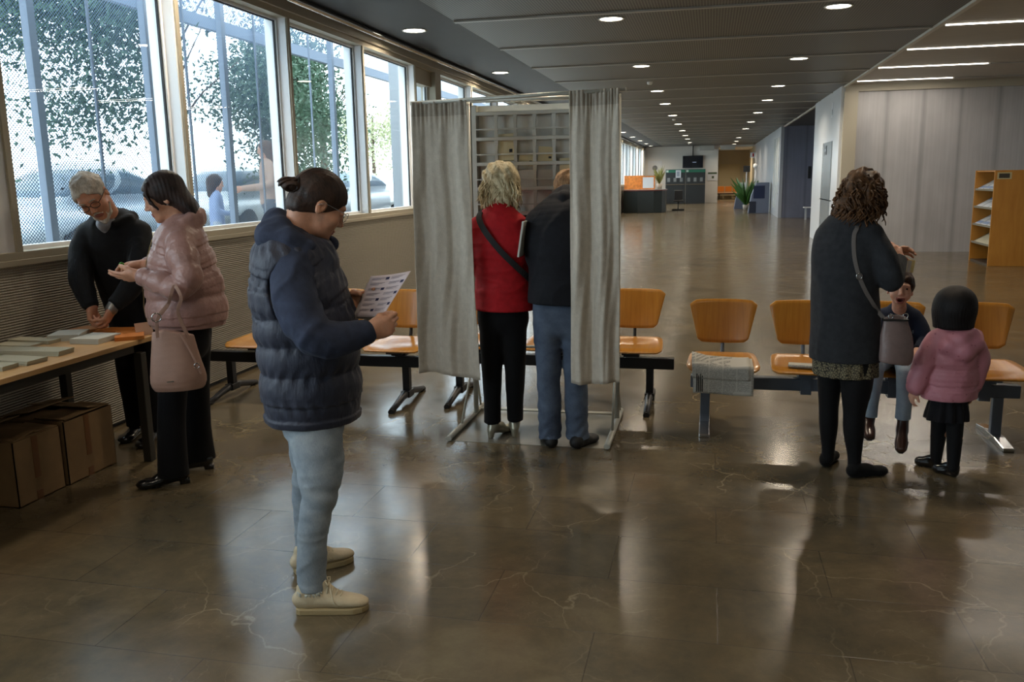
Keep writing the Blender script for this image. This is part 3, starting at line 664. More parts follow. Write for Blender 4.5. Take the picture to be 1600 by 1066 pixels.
    # jeans
    JN = m_denim('pale_wash_denim', h('6b7884'), h('a2abb1'))
    b = Body()
    b.loft([(A(-1.47,2.96,.84), .15, .135), (A(-1.475,2.975,.76), .155, .130), (A(-1.475,2.98,.70), .150, .118)], .03, side=s)
    b.loft([(A(-1.445,2.905,.78), .088, .108), (A(-1.418,2.880,.64), .086, .098), (A(-1.402,2.855,.51), .070, .078), (A(-1.420,2.842,.40), .056, .060), (A(-1.442,2.832,.26), .053, .058), (A(-1.452,2.830,.088), .048, .055)], .03, (False, True), side=s)
    b.loft([(A(-1.52,3.04,.78), .088, .105), (A(-1.545,3.08,.62), .082, .092), (A(-1.565,3.11,.48), .066, .074), (A(-1.600,3.130,.36), .055, .060), (A(-1.615,3.145,.22), .050, .055), (A(-1.618,3.150,.088), .046, .053)], .03, (False, True), side=s)
    b.disp = lambda p: .0035*folds(p*A(.6,.6,1.9), 26)+.0040*snoise(p*A(1,1,2.2), 22)*np.clip(1.25-np.abs(p[:, 2]-.50)/.30, .25, 1)+.0035*np.sin(p[:, 2]*62+7*p[:, 0]*6)*np.exp(-((p[:, 2]-.46)/.09)**2)
    j = b.build('jeans', JN, o, .005)
    rnd = random.Random(4)
    for c, rx in ((A(-1.452,2.830,.088), .050), (A(-1.618,3.150,.088), .048)):
        mb = MB()
        for i in range(120):
            a = rnd.uniform(0, 6.283); p = c+A(rx*1.06*math.cos(a), rx*1.14*math.sin(a), .003); q = p+A(rnd.uniform(-.004,.004)+.003*math.cos(a), rnd.uniform(-.004,.004)+.003*math.sin(a), -rnd.uniform(.006,.014)); mb.tube([p, q], .0013, 4)
        mb.build('frayed_hem', mat('raw_denim_threads', h('b9bdb6'), .9), j)
    # sneakers
    SN = mat('off_white_sneaker_leather', h('c3b394'), .5, noise=.08, nscale=25, bump=.15, bscale=120); SO = mat('cream_rubber_sole', h('a08d66'), .6); SK = mat('black_sock', h('121214'), .9)
    for an, heel, toe in ((A(-1.450,2.828,.12), A(-1.505,2.805,0), A(-1.243,2.878,0)), (A(-1.612,3.15,.12), A(-1.665,3.105,0), A(-1.480,3.285,0))):
        d = nrm(toe-heel); l = np.cross((0,0,1), d); L = np.linalg.norm(toe-heel); H = heel; Fm = np.array([d, l, (0,0,1)]).T
        Pp = lambda x, y, z: H+d*x*L+l*y+A(0,0,z)
        b = Body(); b.loft([(Pp(.03,0,.050), .026,.030), (Pp(.12,0,.058), .034,.040), (Pp(.30,0,.056), .036,.040), (Pp(.50,0,.050), .040,.032), (Pp(.70,0,.042), .045,.024), (Pp(.86,0,.037), .040,.019), (Pp(.955,0,.033), .026,.014)], .01, side=l)
        b.loft([(Pp(.17,0,.05), .032,.036), (Pp(.15,0,.085), .029,.034), (Pp(.145,0,.108), .027,.032)], .015, (False, True), side=l)
        b.cap(Pp(.56,0,.062), Pp(.37,0,.112), .017, .019, .015); b.cap(Pp(.10,0,.06), Pp(.06,0,.100), .014, .012, .012)
        b.cap(an-A(0,0,.01), an+A(0,0,.03), .029, .030, .006, '-')
        b.clip((0,0,.022), (0,0,-1)); b.disp = lambda p: .0008*snoise(p, 80)
        sh = b.build('sneaker', SN, o, .0036)
        prof = [(-.012,.012),(.0,.026),(.06,.037),(.3,.040),(.6,.046),(.80,.047),(.92,.036),(.985,.018),(1.005,.0)]; ring = [H+d*x*L+l*y for x, y in prof]+[H+d*x*L-l*y for x, y in reversed(prof[:-1])]
        mb = MB(); n = len(ring); zt = .025; mb.add([(*q[:2], 0) for q in ring]+[(*q[:2], zt) for q in ring], [tuple(range(n)), tuple(reversed(range(n, 2*n)))]+[(k, n+k, n+(k+1)%n, (k+1)%n) for k in range(n)]); mb.build('sole', SO, sh, bevel=.005, seg=3)
        mb = MB(); top = lambda x, y, e=.0015: b.hit(Pp(x, y, .16), (0,0,-1), .16)+A(0,0,e)
        for i, x in enumerate((.44, .50, .56, .62)):
            mb.tube([top(x, .024), top(x+.015, .012), top(x+.02, 0, .003), top(x+.015, -.012), top(x, -.024)], .0026, 6)
        t0 = top(.46, 0, .006); mb.tube([t0, t0+l*.016+A(0,0,.012)-d*.01, t0+l*.034+A(0,0,.004), t0+l*.026-A(0,0,.006), t0], .0024, 6); mb.tube([t0, t0-l*.016+A(0,0,.012)-d*.01, t0-l*.034+A(0,0,.002), t0-l*.026-A(0,0,.006), t0], .0024, 6)
        mb.tube([t0, top(.50,-.022,.003), b.hit(Pp(.54,-.08,.052), l, .1)-l*.003, b.hit(Pp(.60,-.08,.036), l, .1)-l*.003], .0024, 6); mb.tube([t0, top(.50,.022,.003), b.hit(Pp(.54,.08,.05), -l, .1)+l*.003], .0024, 6)
        mb.build('shoe_laces', mat('cream_laces', h('c9bea2'), .8), sh)
        b = Body(); b.cap(an-A(0,0,.05), an+A(0,0,.02), .031, .031); b.build('sock', SK, o, .006)
    rebase(o, (-1.45, 2.9, 0)); return o
# ---------------------------------------------------------------- 2 older woman, pink puffer jacket
def pink_woman():
    f = nrm((-.87, -.50, 0)); s = np.cross((0,0,1), f)
    hc = A(-2.805, 4.098, 1.552); F = frame((-.80, -.47, -.34)); b = Body(); P = add_head(b, hc, F, .97)
    b.cap(hc+F@A(-.035, 0, -.05), A(-2.745,4.125,1.36), .054, .060, .03); b.loft([(A(-2.76,4.13,.80), .13, .09), (A(-2.75,4.12,1.1), .13, .10), (A(-2.74,4.12,1.34), .12, .08)], .03, side=s)
    wl = A(-2.855, 3.905, 1.165); wr = A(-2.955, 4.085, 1.200)
    b.chain([A(-2.66,4.0,1.33), A(-2.61,3.94,1.12), wl], [.045,.038,.026], .02); b.chain([A(-2.86,4.26,1.33), A(-2.89,4.26,1.12), wr], [.045,.038,.026], .02)
    add_hand(b, wl, (-.96,-.14,-.12), (.0,.70,.60), side=-1, curls=[(10,14,8),(12,14,8),(16,18,10),(22,20,12)], thumb=(28,25), s=.93)
    add_hand(b, wr, (-.93,-.25,-.05), (.0,-.45,-.85), side=1, curls=[(20,35,25),(28,35,25),(32,38,25),(36,38,25)], thumb=(22,20), s=.92)
    for hp, kn, an in ((A(-2.77,4.04,.85), A(-2.81,4.0,.5), A(-2.825,3.99,.06)), (A(-2.77,4.21,.85), A(-2.82,4.245,.45), A(-2.845,4.275,.06))): b.chain([hp, kn, an], [.055,.042,.033], .02)
    lm = lip_mask(hc, F, .97); b.matf = lambda p: lm(p)*1
    o = b.build('person', [SKIN_A, LIP], cell=.0048); person_label(o, 'person with a dark bob and dusty pink puffer jacket beside the table')
    DH = m_hair('straight_dark_hair', h('141011'), h('3b2b27'), (240, 240, 14))
    b = Body(); b.ell(hc+F@A(-.012, 0, .036), (.110, .090, .102), F, .01)
    b.loft([(hc+F@A(-.04,0,.05), .088, .080), (hc+F@A(-.06,0,-.02), .092, .066), (A(-2.700,4.150,1.50), .090, .052), (A(-2.668,4.165,1.452), .080, .030)], .02, (False, True), side=s, sub=4)
    b.ell(hc+F@A(.108, 0, -.035), (.082, .13, .105), F, .012, '-'); b.ell(hc+F@A(.045,0,-.125), (.10,.13,.09), F, .012, '-')
    for y in (1, -1): b.chain([hc+F@A(.050,y*.062,.088), hc+F@A(.074,y*.066,.045), hc+F@A(.066,y*.078,-.005), hc+F@A(.048,y*.080,-.045)], [.013,.010,.007,.004], .010)
    b.disp = lambda p: .0009*np.sin(((p-hc)@F)[:, 0]*330+6*np.sin(((p-hc)@F)[:, 2]*14)+3*snoise(p, 14))+.0022*snoise(((p-hc)@F)*A(1,1,.25), 48)
    b.build('hair', DH, o, .0045)
    mb = MB(); e = hc+F@A(-.006,.084,-.036); mb.tube([e, e+A(0,0,-.006)], .004, 8); mb.build('earring', M_CHROME, o)
    JK = mat('dusty_pink_nylon', h('a07a72'), .38, 0., noise=.10, nscale=14, bump=.3, bscale=70., sheen=.2)
    b = Body()
    b.loft([(A(-2.735,4.115,.862), .165, .185), (A(-2.735,4.115,.93), .185, .205), (A(-2.742,4.117,1.05), .188, .205), (A(-2.748,4.118,1.17), .185, .182), (A(-2.748,4.12,1.28), .178, .150), (A(-2.742,4.122,1.35), .150, .115), (A(-2.74,4.124,1.395), .095, .085)], .02, (True, False), rip=(.10, .118, .075), side=s, sub=4); b.clip((0,0,.864), (0,0,-1))
    b.loft([(A(-2.69,4.02,1.335), .070, .072), (A(-2.640,3.965,1.26), .078, .080), (A(-2.600,3.935,1.15), .074, .076), (A(-2.645,3.910,1.095), .066, .068), (A(-2.745,3.905,1.125), .060, .060), (A(-2.845,3.905,1.160), .046, .046)], .015, (False, True), rip=(.13, .098, .02), side=(0,1,0), sub=4)
    b.loft([(A(-2.82,4.22,1.335), .070, .072), (A(-2.87,4.27,1.24), .074, .076), (A(-2.885,4.27,1.13), .070, .070), (A(-2.93,4.17,1.16), .056, .056), (A(-2.95,4.10,1.196), .045, .045)], .015, (False, True), rip=(.13, .098, .02), side=(0,1,0), sub=4)
    ring = []; cc = A(-2.722,4.133,1.395)
    for a in np.linspace(0, 2*math.pi, 13)[:-1]: ring.append(cc+f*.078*math.cos(a)+s*.078*math.sin(a)+A(0,0,-.038*math.cos(a)))
    for dz, rr in ((0, .030), (.032, .025)): b.chain([q+A(0,0,dz*(1-.35*0)) for q in ring+ring[:1]], [rr]*13, .02)
    b.disp = lambda p: .0035*snoise(p*A(1,1,.8), 26)+.0035*folds(p*A(1,1,.7), 26)+.0012*snoise(p, 85)
    b.build('puffer_jacket', JK, o, .0055)
    zp = [b.hit(A(-2.745,4.12,z)+f*.35-s*(-.03), -f, .4)+f*.001 for z in (1.335, 1.28, 1.22, 1.16, 1.10, 1.04, .98, .92, .875)]
    ribbon(zp, [f]*len(zp), .012, .004, 'front_zip', mat('brass_zip', h('8c7650'), .35, .9), o)
    TR = m_fabric('black_trouser_cloth', h('0b0b0e'), .9, .15)
    b = Body(); b.loft([(A(-2.755,4.12,.90), .15, .12), (A(-2.765,4.12,.78), .155, .12)], .03, side=s)
    b.loft([(A(-2.765,4.04,.82), .085, .095), (A(-2.79,4.02,.62), .072, .080), (A(-2.81,4.00,.42), .066, .072), (A(-2.822,3.99,.22), .066, .074), (A(-2.825,3.988,.055), .070, .082)], .03, (False, True), side=s)
    b.loft([(A(-2.765,4.20,.82), .085, .095), (A(-2.79,4.225,.62), .072, .080), (A(-2.815,4.245,.42), .066, .072), (A(-2.835,4.262,.22), .066, .074), (A(-2.842,4.272,.055), .070, .082)], .03, (False, True), side=s)
    b.disp = lambda p: .004*snoise(p*A(1,1,.5), 24); b.build('trousers', TR, o, .0065)
    for an, heel, toe in ((A(-2.83,3.99,.07), A(-2.765,4.045,0), A(-2.985,3.885,0)), (A(-2.84,4.275,.07), A(-2.765,4.285,0), A(-3.00,4.175,0))):
        b = Body(); Pp = add_foot_shoe(b, an, heel, toe, .044, .04, heelh=.02, slim=.9); b.box(Pp(.10,0,.013), (.026,.024,.014), np.array([nrm(toe-heel), np.cross((0,0,1), nrm(toe-heel)), (0,0,1)]).T, .004); b.build('shoe', BLKSHOE, o, .0045)
    rebase(o, (-2.8, 4.1, 0)); return o
# ---------------------------------------------------------------- 3 older man leaning over the table end
def old_man():
    f = nrm((.22, -.97, 0)); s = np.cross((0,0,1), f)
    hc = A(-3.535, 4.470, 1.560); F = frame((.36, -.66, -.52), nrm((-.38,-.12,1))); b = Body(); P = add_head(b, hc, F, 1.08)
    b.cap(hc+F@A(-.045,0,-.05), A(-3.56,4.66,1.39), .062, .068, .03); b.loft([(A(-3.56,4.80,.85), .14, .10), (A(-3.57,4.74,1.15), .15, .11), (A(-3.565,4.68,1.36), .15, .09)], .03, side=s)
    wr = A(-3.588,4.43,.900); wl = A(-3.455,4.445,.905)
    b.chain([A(-3.74,4.62,1.30), A(-3.70,4.51,1.07), wr], [.05,.042,.03], .02); b.chain([A(-3.39,4.70,1.31), A(-3.37,4.58,1.06), wl], [.05,.042,.03], .02)
    add_hand(b, wr, (.30,-.40,-.80), (.85,.15,.25), side=-1, curls=[(35,45,30),(45,50,30),(50,50,30),(50,50,30)], thumb=(25,30), s=1.03)
    add_hand(b, wl, (-.30,-.42,-.85), (-.85,-.15,.30), side=1, curls=[(30,40,30),(38,45,30),(45,48,30),(50,50,30)], thumb=(25,30), s=1.03)
    for hp, kn, an in ((A(-3.66,4.82,.85), A(-3.66,4.78,.45), A(-3.64,4.80,.07)), (A(-3.48,4.83,.85), A(-3.485,4.76,.45), A(-3.475,4.74,.07))): b.chain([hp, kn, an], [.06,.048,.036], .02)
    lm = lip_mask(hc, F, 1.08); b.matf = lambda p: lm(p)*1
    o = b.build('person', [SKIN_C, LIP], cell=.0048); person_label(o, 'grey-haired person with glasses in a dark coat leaning over the end of the table')
    GH = m_hair('silver_grey_hair', h('8d857b'), h('d6cfc4'), (120, 120, 30), .6)
    b = Body(); b.ell(hc+1.08*(F@A(-.014,0,.040)), 1.08*A(.106,.087,.096), F, .01); b.ell(hc+1.08*(F@A(.108,0,-.030)), 1.08*A(.080,.13,.105), F, .012, '-'); b.ell(hc+1.08*(F@A(.01,0,-.12)), 1.08*A(.13,.13,.10), F, .012, '-')
    for y in (.085, -.085): b.ell(hc+1.08*(F@A(-.002,y,-.012)), (.028,.02,.034), F, .006, '-')
    b.disp = lambda p: .005*snoise(((p-hc)@F)*A(.5,1,1), 70)+.003*snoise(p, 130); b.build('hair', GH, o, .0045)
    b = Body(); k_ = 1.08; Q = lambda x,y,z: hc+k_*(F@A(x,y,z))
    b.chain([Q(.025,.062,-.060), Q(.055,.044,-.098), Q(.080,.0,-.118), Q(.055,-.044,-.098), Q(.025,-.062,-.060)], [.007,.010,.0185,.010,.007], .010)
    b.chain([Q(.088,.026,-.062), Q(.100,0,-.046), Q(.088,-.026,-.062)], [.0045,.006,.0045], .005); b.chain([Q(.076,.036,-.066), Q(.072,.034,-.092)], [.004,.006], .008); b.chain([Q(.076,-.036,-.066), Q(.072,-.034,-.092)], [.004,.006], .008)
    b.disp = lambda p: .0018*snoise(p, 190); b.build('beard', GH, o, .004)
    b = Body(); b.chain([Q(.094,.050,.028), Q(.101,.030,.033), Q(.100,.014,.028)], [.003,.0048,.003], .004); b.disp = lambda p: .001*snoise(p, 250); b.build('eyebrow', GH, o, .003)
    b = Body(); b.chain([Q(.094,-.050,.028), Q(.101,-.030,.033), Q(.100,-.014,.028)], [.003,.0048,.003], .004); b.disp = lambda p: .001*snoise(p, 250); b.build('eyebrow', GH, o, .003)
    glasses(o, lambda x, y, z: Q(x, y, z), GLFR, .022, .033, .0021)
    CT = m_fabric('charcoal_wool_coat', h('16181c'), .85, .3, 300., .2)
    b = Body(); b.loft([(A(-3.555,4.84,.70), .20, .15), (A(-3.56,4.83,.85), .205, .15), (A(-3.57,4.77,1.05), .205, .155), (A(-3.575,4.72,1.22), .215, .150), (A(-3.57,4.685,1.33), .200, .125), (A(-3.565,4.665,1.40), .12, .09)], .02, (True, False), side=s, sub=4)
    b.loft([(A(-3.72,4.64,1.33), .072, .075), (A(-3.735,4.58,1.22), .074, .076), (A(-3.705,4.51,1.09), .068, .070), (A(-3.645,4.46,.99), .058, .060), (A(-3.592,4.432,.912), .046, .046)], .02, (False, True), side=(1,0,0))
    b.loft([(A(-3.42,4.71,1.34), .072, .075), (A(-3.385,4.66,1.22), .074, .078), (A(-3.375,4.58,1.08), .070, .072), (A(-3.41,4.52,.985), .060, .062), (A(-3.452,4.455,.918), .047, .047)], .02, (False, True), side=(1,0,0))
    b.chain([A(-3.49,4.585,1.39), A(-3.445,4.66,1.415), A(-3.475,4.74,1.43), A(-3.56,4.765,1.44), A(-3.65,4.72,1.425), A(-3.665,4.645,1.405), A(-3.62,4.585,1.385)], [.022,.028,.032,.034,.032,.028,.022], .02)
    b.disp = lambda p: .004*snoise(p*A(1,1,1.2), 20)+.006*folds(p*A(1,1,.9), 13)+.002*folds(p, 36); b.build('coat', CT, o, .006)
    SH = m_fabric('pale_grey_shirt', h('8f9299'), .8, .1)
    b = Body(); b.chain([A(-3.612,4.60,1.405), A(-3.555,4.557,1.385), A(-3.502,4.59,1.405)], [.020,.022,.020], .02); b.chain([A(-3.555,4.58,1.39), A(-3.552,4.590,1.335)], [.045,.022], .02); b.build('shirt_collar', SH, o, .005)
    b = Body(); b.cap(A(-3.452,4.452,.916), A(-3.458,4.438,.896), .036, .036); b.build('wristwatch', mat('steel_watch', h('8c8c8c'), .3, .9), o, .004)
    TR = MATS['black_trouser_cloth']
    b = Body(); b.loft([(A(-3.57,4.83,.90), .16, .12), (A(-3.57,4.83,.78), .16, .12)], .03, side=s)
    b.loft([(A(-3.655,4.82,.82), .085, .09), (A(-3.66,4.79,.5), .07, .075), (A(-3.65,4.80,.25), .064, .07), (A(-3.645,4.80,.07), .06, .07)], .03, (False, True), side=s)
    b.loft([(A(-3.49,4.82,.82), .085, .09), (A(-3.49,4.77,.5), .07, .075), (A(-3.482,4.75,.25), .064, .07), (A(-3.475,4.74,.07), .062, .072)], .03, (False, True), side=s)
    b.disp = lambda p: .004*snoise(p*A(1,1,.7), 24); b.build('trousers', TR, o, .0065)
    for an, heel, toe in ((A(-3.645,4.80,.06), A(-3.655,4.87,0), A(-3.61,4.60,0)), (A(-3.475,4.74,.06), A(-3.49,4.81,0), A(-3.425,4.52,0))):
        b = Body(); add_foot_shoe(b, an, heel, toe, .050, .04); b.build('shoe', BLKSHOE, o, .005)
    rebase(o, (-3.55, 4.75, 0)); return o
# ---------------------------------------------------------------- 4 blonde woman in red inside the booth
def wavy_cap(b, hc, F, s, r=(.118,.105,.112), low=None):
    b.ell(hc+s*(F@A(-.012,0,.030)), s*np.array(r), F, .02)
def red_woman():
    f = A(.08, .997, 0); s = np.cross((0,0,1), f); hc = A(-1.243, 5.205, 1.575); F = frame((.12, .86, -.5)); b = Body(); P = add_head(b, hc, F, .98)
    b.cap(hc+F@A(-.04,0,-.05), A(-1.245,5.14,1.40), .054, .058, .03); b.loft([(A(-1.24,5.15,.85), .13, .09), (A(-1.24,5.14,1.1), .13, .10), (A(-1.24,5.13,1.36), .14, .08)], .03, side=s)
    wl = A(-1.37,5.40,1.10); wr = A(-1.16,5.42,1.12)
    b.chain([A(-1.39,5.12,1.33), A(-1.43,5.15,1.10), wl], [.045,.038,.026], .02); b.chain([A(-1.10,5.14,1.33), A(-1.09,5.26,1.10), wr], [.045,.038,.026], .02)
    add_hand(b, wl, (.4,.9,.0), (.1,.1,-1), side=1, curl=(20,25,15), s=.9); add_hand(b, wr, (-.3,.9,.0), (-.1,.1,-1), side=-1, curl=(25,30,15), s=.9)
    for hp, kn, an in ((A(-1.31,5.14,.82), A(-1.31,5.15,.45), A(-1.315,5.16,.09)), (A(-1.17,5.14,.82), A(-1.165,5.15,.45), A(-1.18,5.20,.09))): b.chain([hp, kn, an], [.055,.042,.032], .02)
    o = b.build('person', [SKIN_A], cell=.006); person_label(o, 'person with wavy blonde hair and a red jacket seen from behind in the voting booth')
    BH = m_hair('blonde_wavy_hair', h('94845f'), h('e6dab8'), (70, 70, 30), .55)
    b = Body(); wavy_cap(b, hc, F, 1.0, (.125,.112,.118)); b.ell(hc+A(0,-.035,-.055), (.105,.08,.085), None, .04); b.ell(hc+A(-.065,-.02,-.085), (.06,.06,.055), None, .03); b.ell(hc+A(.060,-.01,-.075), (.055,.06,.05), None, .03)
    b.ell(hc+F@A(.115,0,-.055), (.075,.09,.09), F, .015, '-')
    def hd(p):
        q = p-hc; w = snoise(p, 16); return .005*np.sin(q[:, 0]*110+q[:, 2]*60+4*w)+.007*snoise(p*A(1,1,.7), 45)+.003*snoise(p, 140)
    b.disp = hd; ho = b.build('hair', BH, o, .0045)
    mb = MB(); rnd = random.Random(9)
    for i in range(230):
        a = rnd.uniform(-2.9, .1); el_ = rnd.uniform(-.7, 1.2); d0 = A(math.cos(a)*math.cos(el_), math.sin(a)*math.cos(el_)*.9, math.sin(el_)); p0 = hc+A(0,-.01,-.01)+d0*.118
        tg = nrm(A(-d0[1]*rnd.uniform(-1,1), d0[0]*rnd.uniform(-1,1), -.8)); p1 = p0+tg*.035+d0*.004; p2 = p1+tg*.025+A(rnd.uniform(-.012,.012),rnd.uniform(-.006,.006),-.01)-d0*.004; p3 = p2+A(rnd.uniform(-.015,.015),rnd.uniform(-.008,.008),-.016)+d0*.004
        lock(mb, [p0, p1, p2, p3], .0042, 5)
    mb.build('hair_locks', BH, ho)
    RJ = m_fabric('red_quilted_cloth', h('a5141c'), .75, .2, 200., .15)
    b = Body(); b.loft([(A(-1.225,5.15,.820), .192, .150), (A(-1.225,5.15,.90), .188, .142), (A(-1.23,5.145,1.05), .172, .125), (A(-1.24,5.14,1.2), .178, .130), (A(-1.243,5.135,1.32), .172, .115), (A(-1.245,5.135,1.39), .125, .085), (A(-1.245,5.14,1.44), .07, .065)], .02, (True, False), side=s, sub=4)
    for sx, sh, el, w_ in ((-1, A(-1.375,5.12,1.335), A(-1.425,5.16,1.10), wl), (1, A(-1.125,5.15,1.335), A(-1.105,5.27,1.10), wr)): b.loft([(sh, .062, .065), ((sh+el)/2, .062, .064), (el, .055, .058), ((el+w_)/2, .048, .05), (w_, .040, .042)], .03, (False, True), side=(1,0,0))
    b.disp = lambda p: .004*snoise(p*A(1,1,1.6), 18)+.004*folds(p*A(.6,.6,2.2), 22)+.001*snoise(p, 60); b.clip((0,0,.826), (0,0,-1)); b.build('jacket', RJ, o, .006)
    b = Body(); b.loft([(A(-1.235,5.15,.88), .155, .115), (A(-1.235,5.15,.78), .16, .12)], .03, side=s)
    b.loft([(A(-1.305,5.15,.82), .082, .095), (A(-1.31,5.15,.6), .075, .08), (A(-1.312,5.15,.42), .062, .068), (A(-1.315,5.155,.25), .056, .06), (A(-1.318,5.16,.095), .055, .062)], .03, (False, True), side=s)
    b.loft([(A(-1.17,5.15,.82), .082, .095), (A(-1.165,5.15,.6), .075, .08), (A(-1.165,5.16,.42), .062, .068), (A(-1.175,5.18,.25), .056, .06), (A(-1.18,5.20,.11), .050, .058)], .03, (False, True), side=s)
    b.disp = lambda p: .0035*snoise(p*A(1,1,.8), 26); b.build('trousers', MATS['black_trouser_cloth'], o, .0065)
    SV = mat('silver_leather', h('a09c8c'), .3, .6)
    for an, heel, toe in ((A(-1.318,5.16,.09), A(-1.325,5.10,0), A(-1.235,5.31,0)), (A(-1.18,5.20,.09), A(-1.175,5.155,0), A(-1.225,5.37,0))):
        b = Body(); Pp = add_foot_shoe(b, an, heel, toe, .042, .036, heelh=.035, slim=.85); b.cap(Pp(.08,0,.05), Pp(.06,0,.006), .026, .017, .012); b.plane((0,0,.001), (0,0,-1)); b.build('heeled_shoe', SV, o, .005)
    ribbon([A(-1.345,5.16,1.440), A(-1.350,5.06,1.395), A(-1.30,5.003,1.315), A(-1.215,4.995,1.21), A(-1.13,5.01,1.12), A(-1.05,5.06,1.03), A(-1.04,5.14,.98)], [A(-.2,.1,1), A(-.2,-.6,.7), A(0,-1,.1), A(0,-1,0), A(.1,-1,0), A(.7,-.7,0), A(1,0,0)], .036, .004, 'shoulder_strap', mat('black_webbing', h('0d0d0f'), .7), o)
    rebase(o, (-1.24, 5.15, 0)); return o
# ---------------------------------------------------------------- 5 man in the booth
def booth_man():
    f = A(0, 1, 0); s = np.cross((0,0,1), f); hc = A(-.845, 5.30, 1.530); F = frame((.05, .75, -.66)); b = Body(); P = add_head(b, hc, F, 1.04)
    b.cap(hc+F@A(-.04,0,-.05), A(-.835,5.16,1.42), .06, .066, .03); b.loft([(A(-.84,5.06,.92), .14, .10), (A(-.84,5.07,1.15), .15, .11), (A(-.84,5.11,1.38), .16, .09)], .03, side=s)
    wl = A(-.97,5.42,1.12); wr = A(-.72,5.42,1.12)
    b.chain([A(-1.02,5.12,1.36), A(-1.01,5.14,1.12), wl], [.04,.042,.03], .02); b.chain([A(-.65,5.12,1.36), A(-.61,5.18,1.12), wr], [.05,.042,.03], .02)
    add_hand(b, wl, (.3,.9,-.1), (.1,.1,-1), side=1, curl=(25,30,20), s=1.); add_hand(b, wr, (-.3,.9,-.1), (-.1,.1,-1), side=-1, curl=(25,30,20), s=1.)
    for x, y in ((-.93,5.04), (-.765,5.06)): b.chain([A(x,y,.85), A(x,y,.45), A(x,y+.01,.08)], [.06,.048,.036], .02)
    o = b.build('person', [SKIN_C], cell=.006); person_label(o, 'person in a navy jacket and blue jeans bending into the voting booth')
    GH = m_hair('ginger_grey_hair', h('6b4a30'), h('b08a62'), (100, 100, 40), .6)
    b = Body(); b.ell(hc+1.04*(F@A(-.014,0,.036)), 1.04*A(.108,.088,.098), F, .01); b.ell(hc+1.04*(F@A(.108,0,-.035)), 1.04*A(.08,.13,.105), F, .012, '-'); b.disp = lambda p: .005*snoise(p, 75)+.003*snoise(p, 130); b.build('hair', GH, o, .005)
    JK = m_fabric('dark_navy_jacket', h('15161c'), .75, .2, 300., .15)
    b = Body(); b.loft([(A(-.838,5.05,.885), .212, .172), (A(-.838,5.05,.95), .215, .168), (A(-.838,5.06,1.1), .215, .15), (A(-.84,5.075,1.25), .235, .15), (A(-.84,5.10,1.36), .225, .13), (A(-.838,5.14,1.44), .160, .10), (A(-.838,5.185,1.50), .10, .08)], .02, (True, False), side=s, sub=4)
    for sh, el, w_ in ((A(-1.00,5.09,1.35), A(-1.01,5.12,1.12), wl), (A(-.66,5.11,1.35), A(-.61,5.16,1.12), wr)): b.loft([(sh, .072, .075), ((sh+el)/2, .070, .072), (el, .062, .066), ((el+w_)/2, .054, .056), (w_, .044, .046)], .03, (False, True), side=(1,0,0))
    b.chain([A(-.92,5.19,1.475), A(-.90,5.12,1.495), A(-.838,5.09,1.505), A(-.775,5.12,1.495), A(-.755,5.19,1.475)], [.026,.030,.034,.030,.026], .02)
    b.disp = lambda p: .004*snoise(p*A(1,1,1.2), 16)+.006*folds(p*A(1,1,1.1), 12)+.0015*folds(p, 34); b.clip((0,0,.890), (0,0,-1)); b.build('jacket', JK, o, .006)
    JN = m_denim('mid_blue_denim', h('343e52'), h('606e82'))
    b = Body(); b.loft([(A(-.845,5.06,.95), .17, .13), (A(-.845,5.06,.84), .172, .135), (A(-.845,5.06,.78), .16, .12)], .03, side=s)
    b.loft([(A(-.932,5.05,.86), .088, .11), (A(-.935,5.045,.65), .083, .09), (A(-.930,5.04,.45), .073, .08), (A(-.925,5.035,.25), .070, .075), (A(-.922,5.035,.055), .070, .078)], .03, (False, True), side=s)
    b.loft([(A(-.765,5.06,.86), .088, .11), (A(-.763,5.06,.65), .083, .09), (A(-.765,5.06,.45), .073, .08), (A(-.762,5.06,.25), .070, .075), (A(-.760,5.065,.055), .070, .078)], .03, (False, True), side=s)
    b.disp = lambda p: .003*snoise(p*A(1,1,1.5), 24)+.004*folds(p*A(.6,.6,1.6), 20)+.003*np.sin(p[:, 2]*90+4*np.sin(p[:, 0]*30))*np.clip(.35-p[:, 2], 0, .3)*3; b.build('jeans', JN, o, .006)
    for an, heel, toe in ((A(-.922,5.04,.06), A(-.895,4.955,0), A(-.985,5.21,0)), (A(-.76,5.07,.06), A(-.775,4.965,0), A(-.665,5.20,0))):
        b = Body(); add_foot_shoe(b, an, heel, toe, .052, .04); b.plane((0,0,.001), (0,0,-1)); b.build('shoe', MATS['black_rubber'], o, .005)
    rebase(o, (-.84, 5.06, 0)); return o

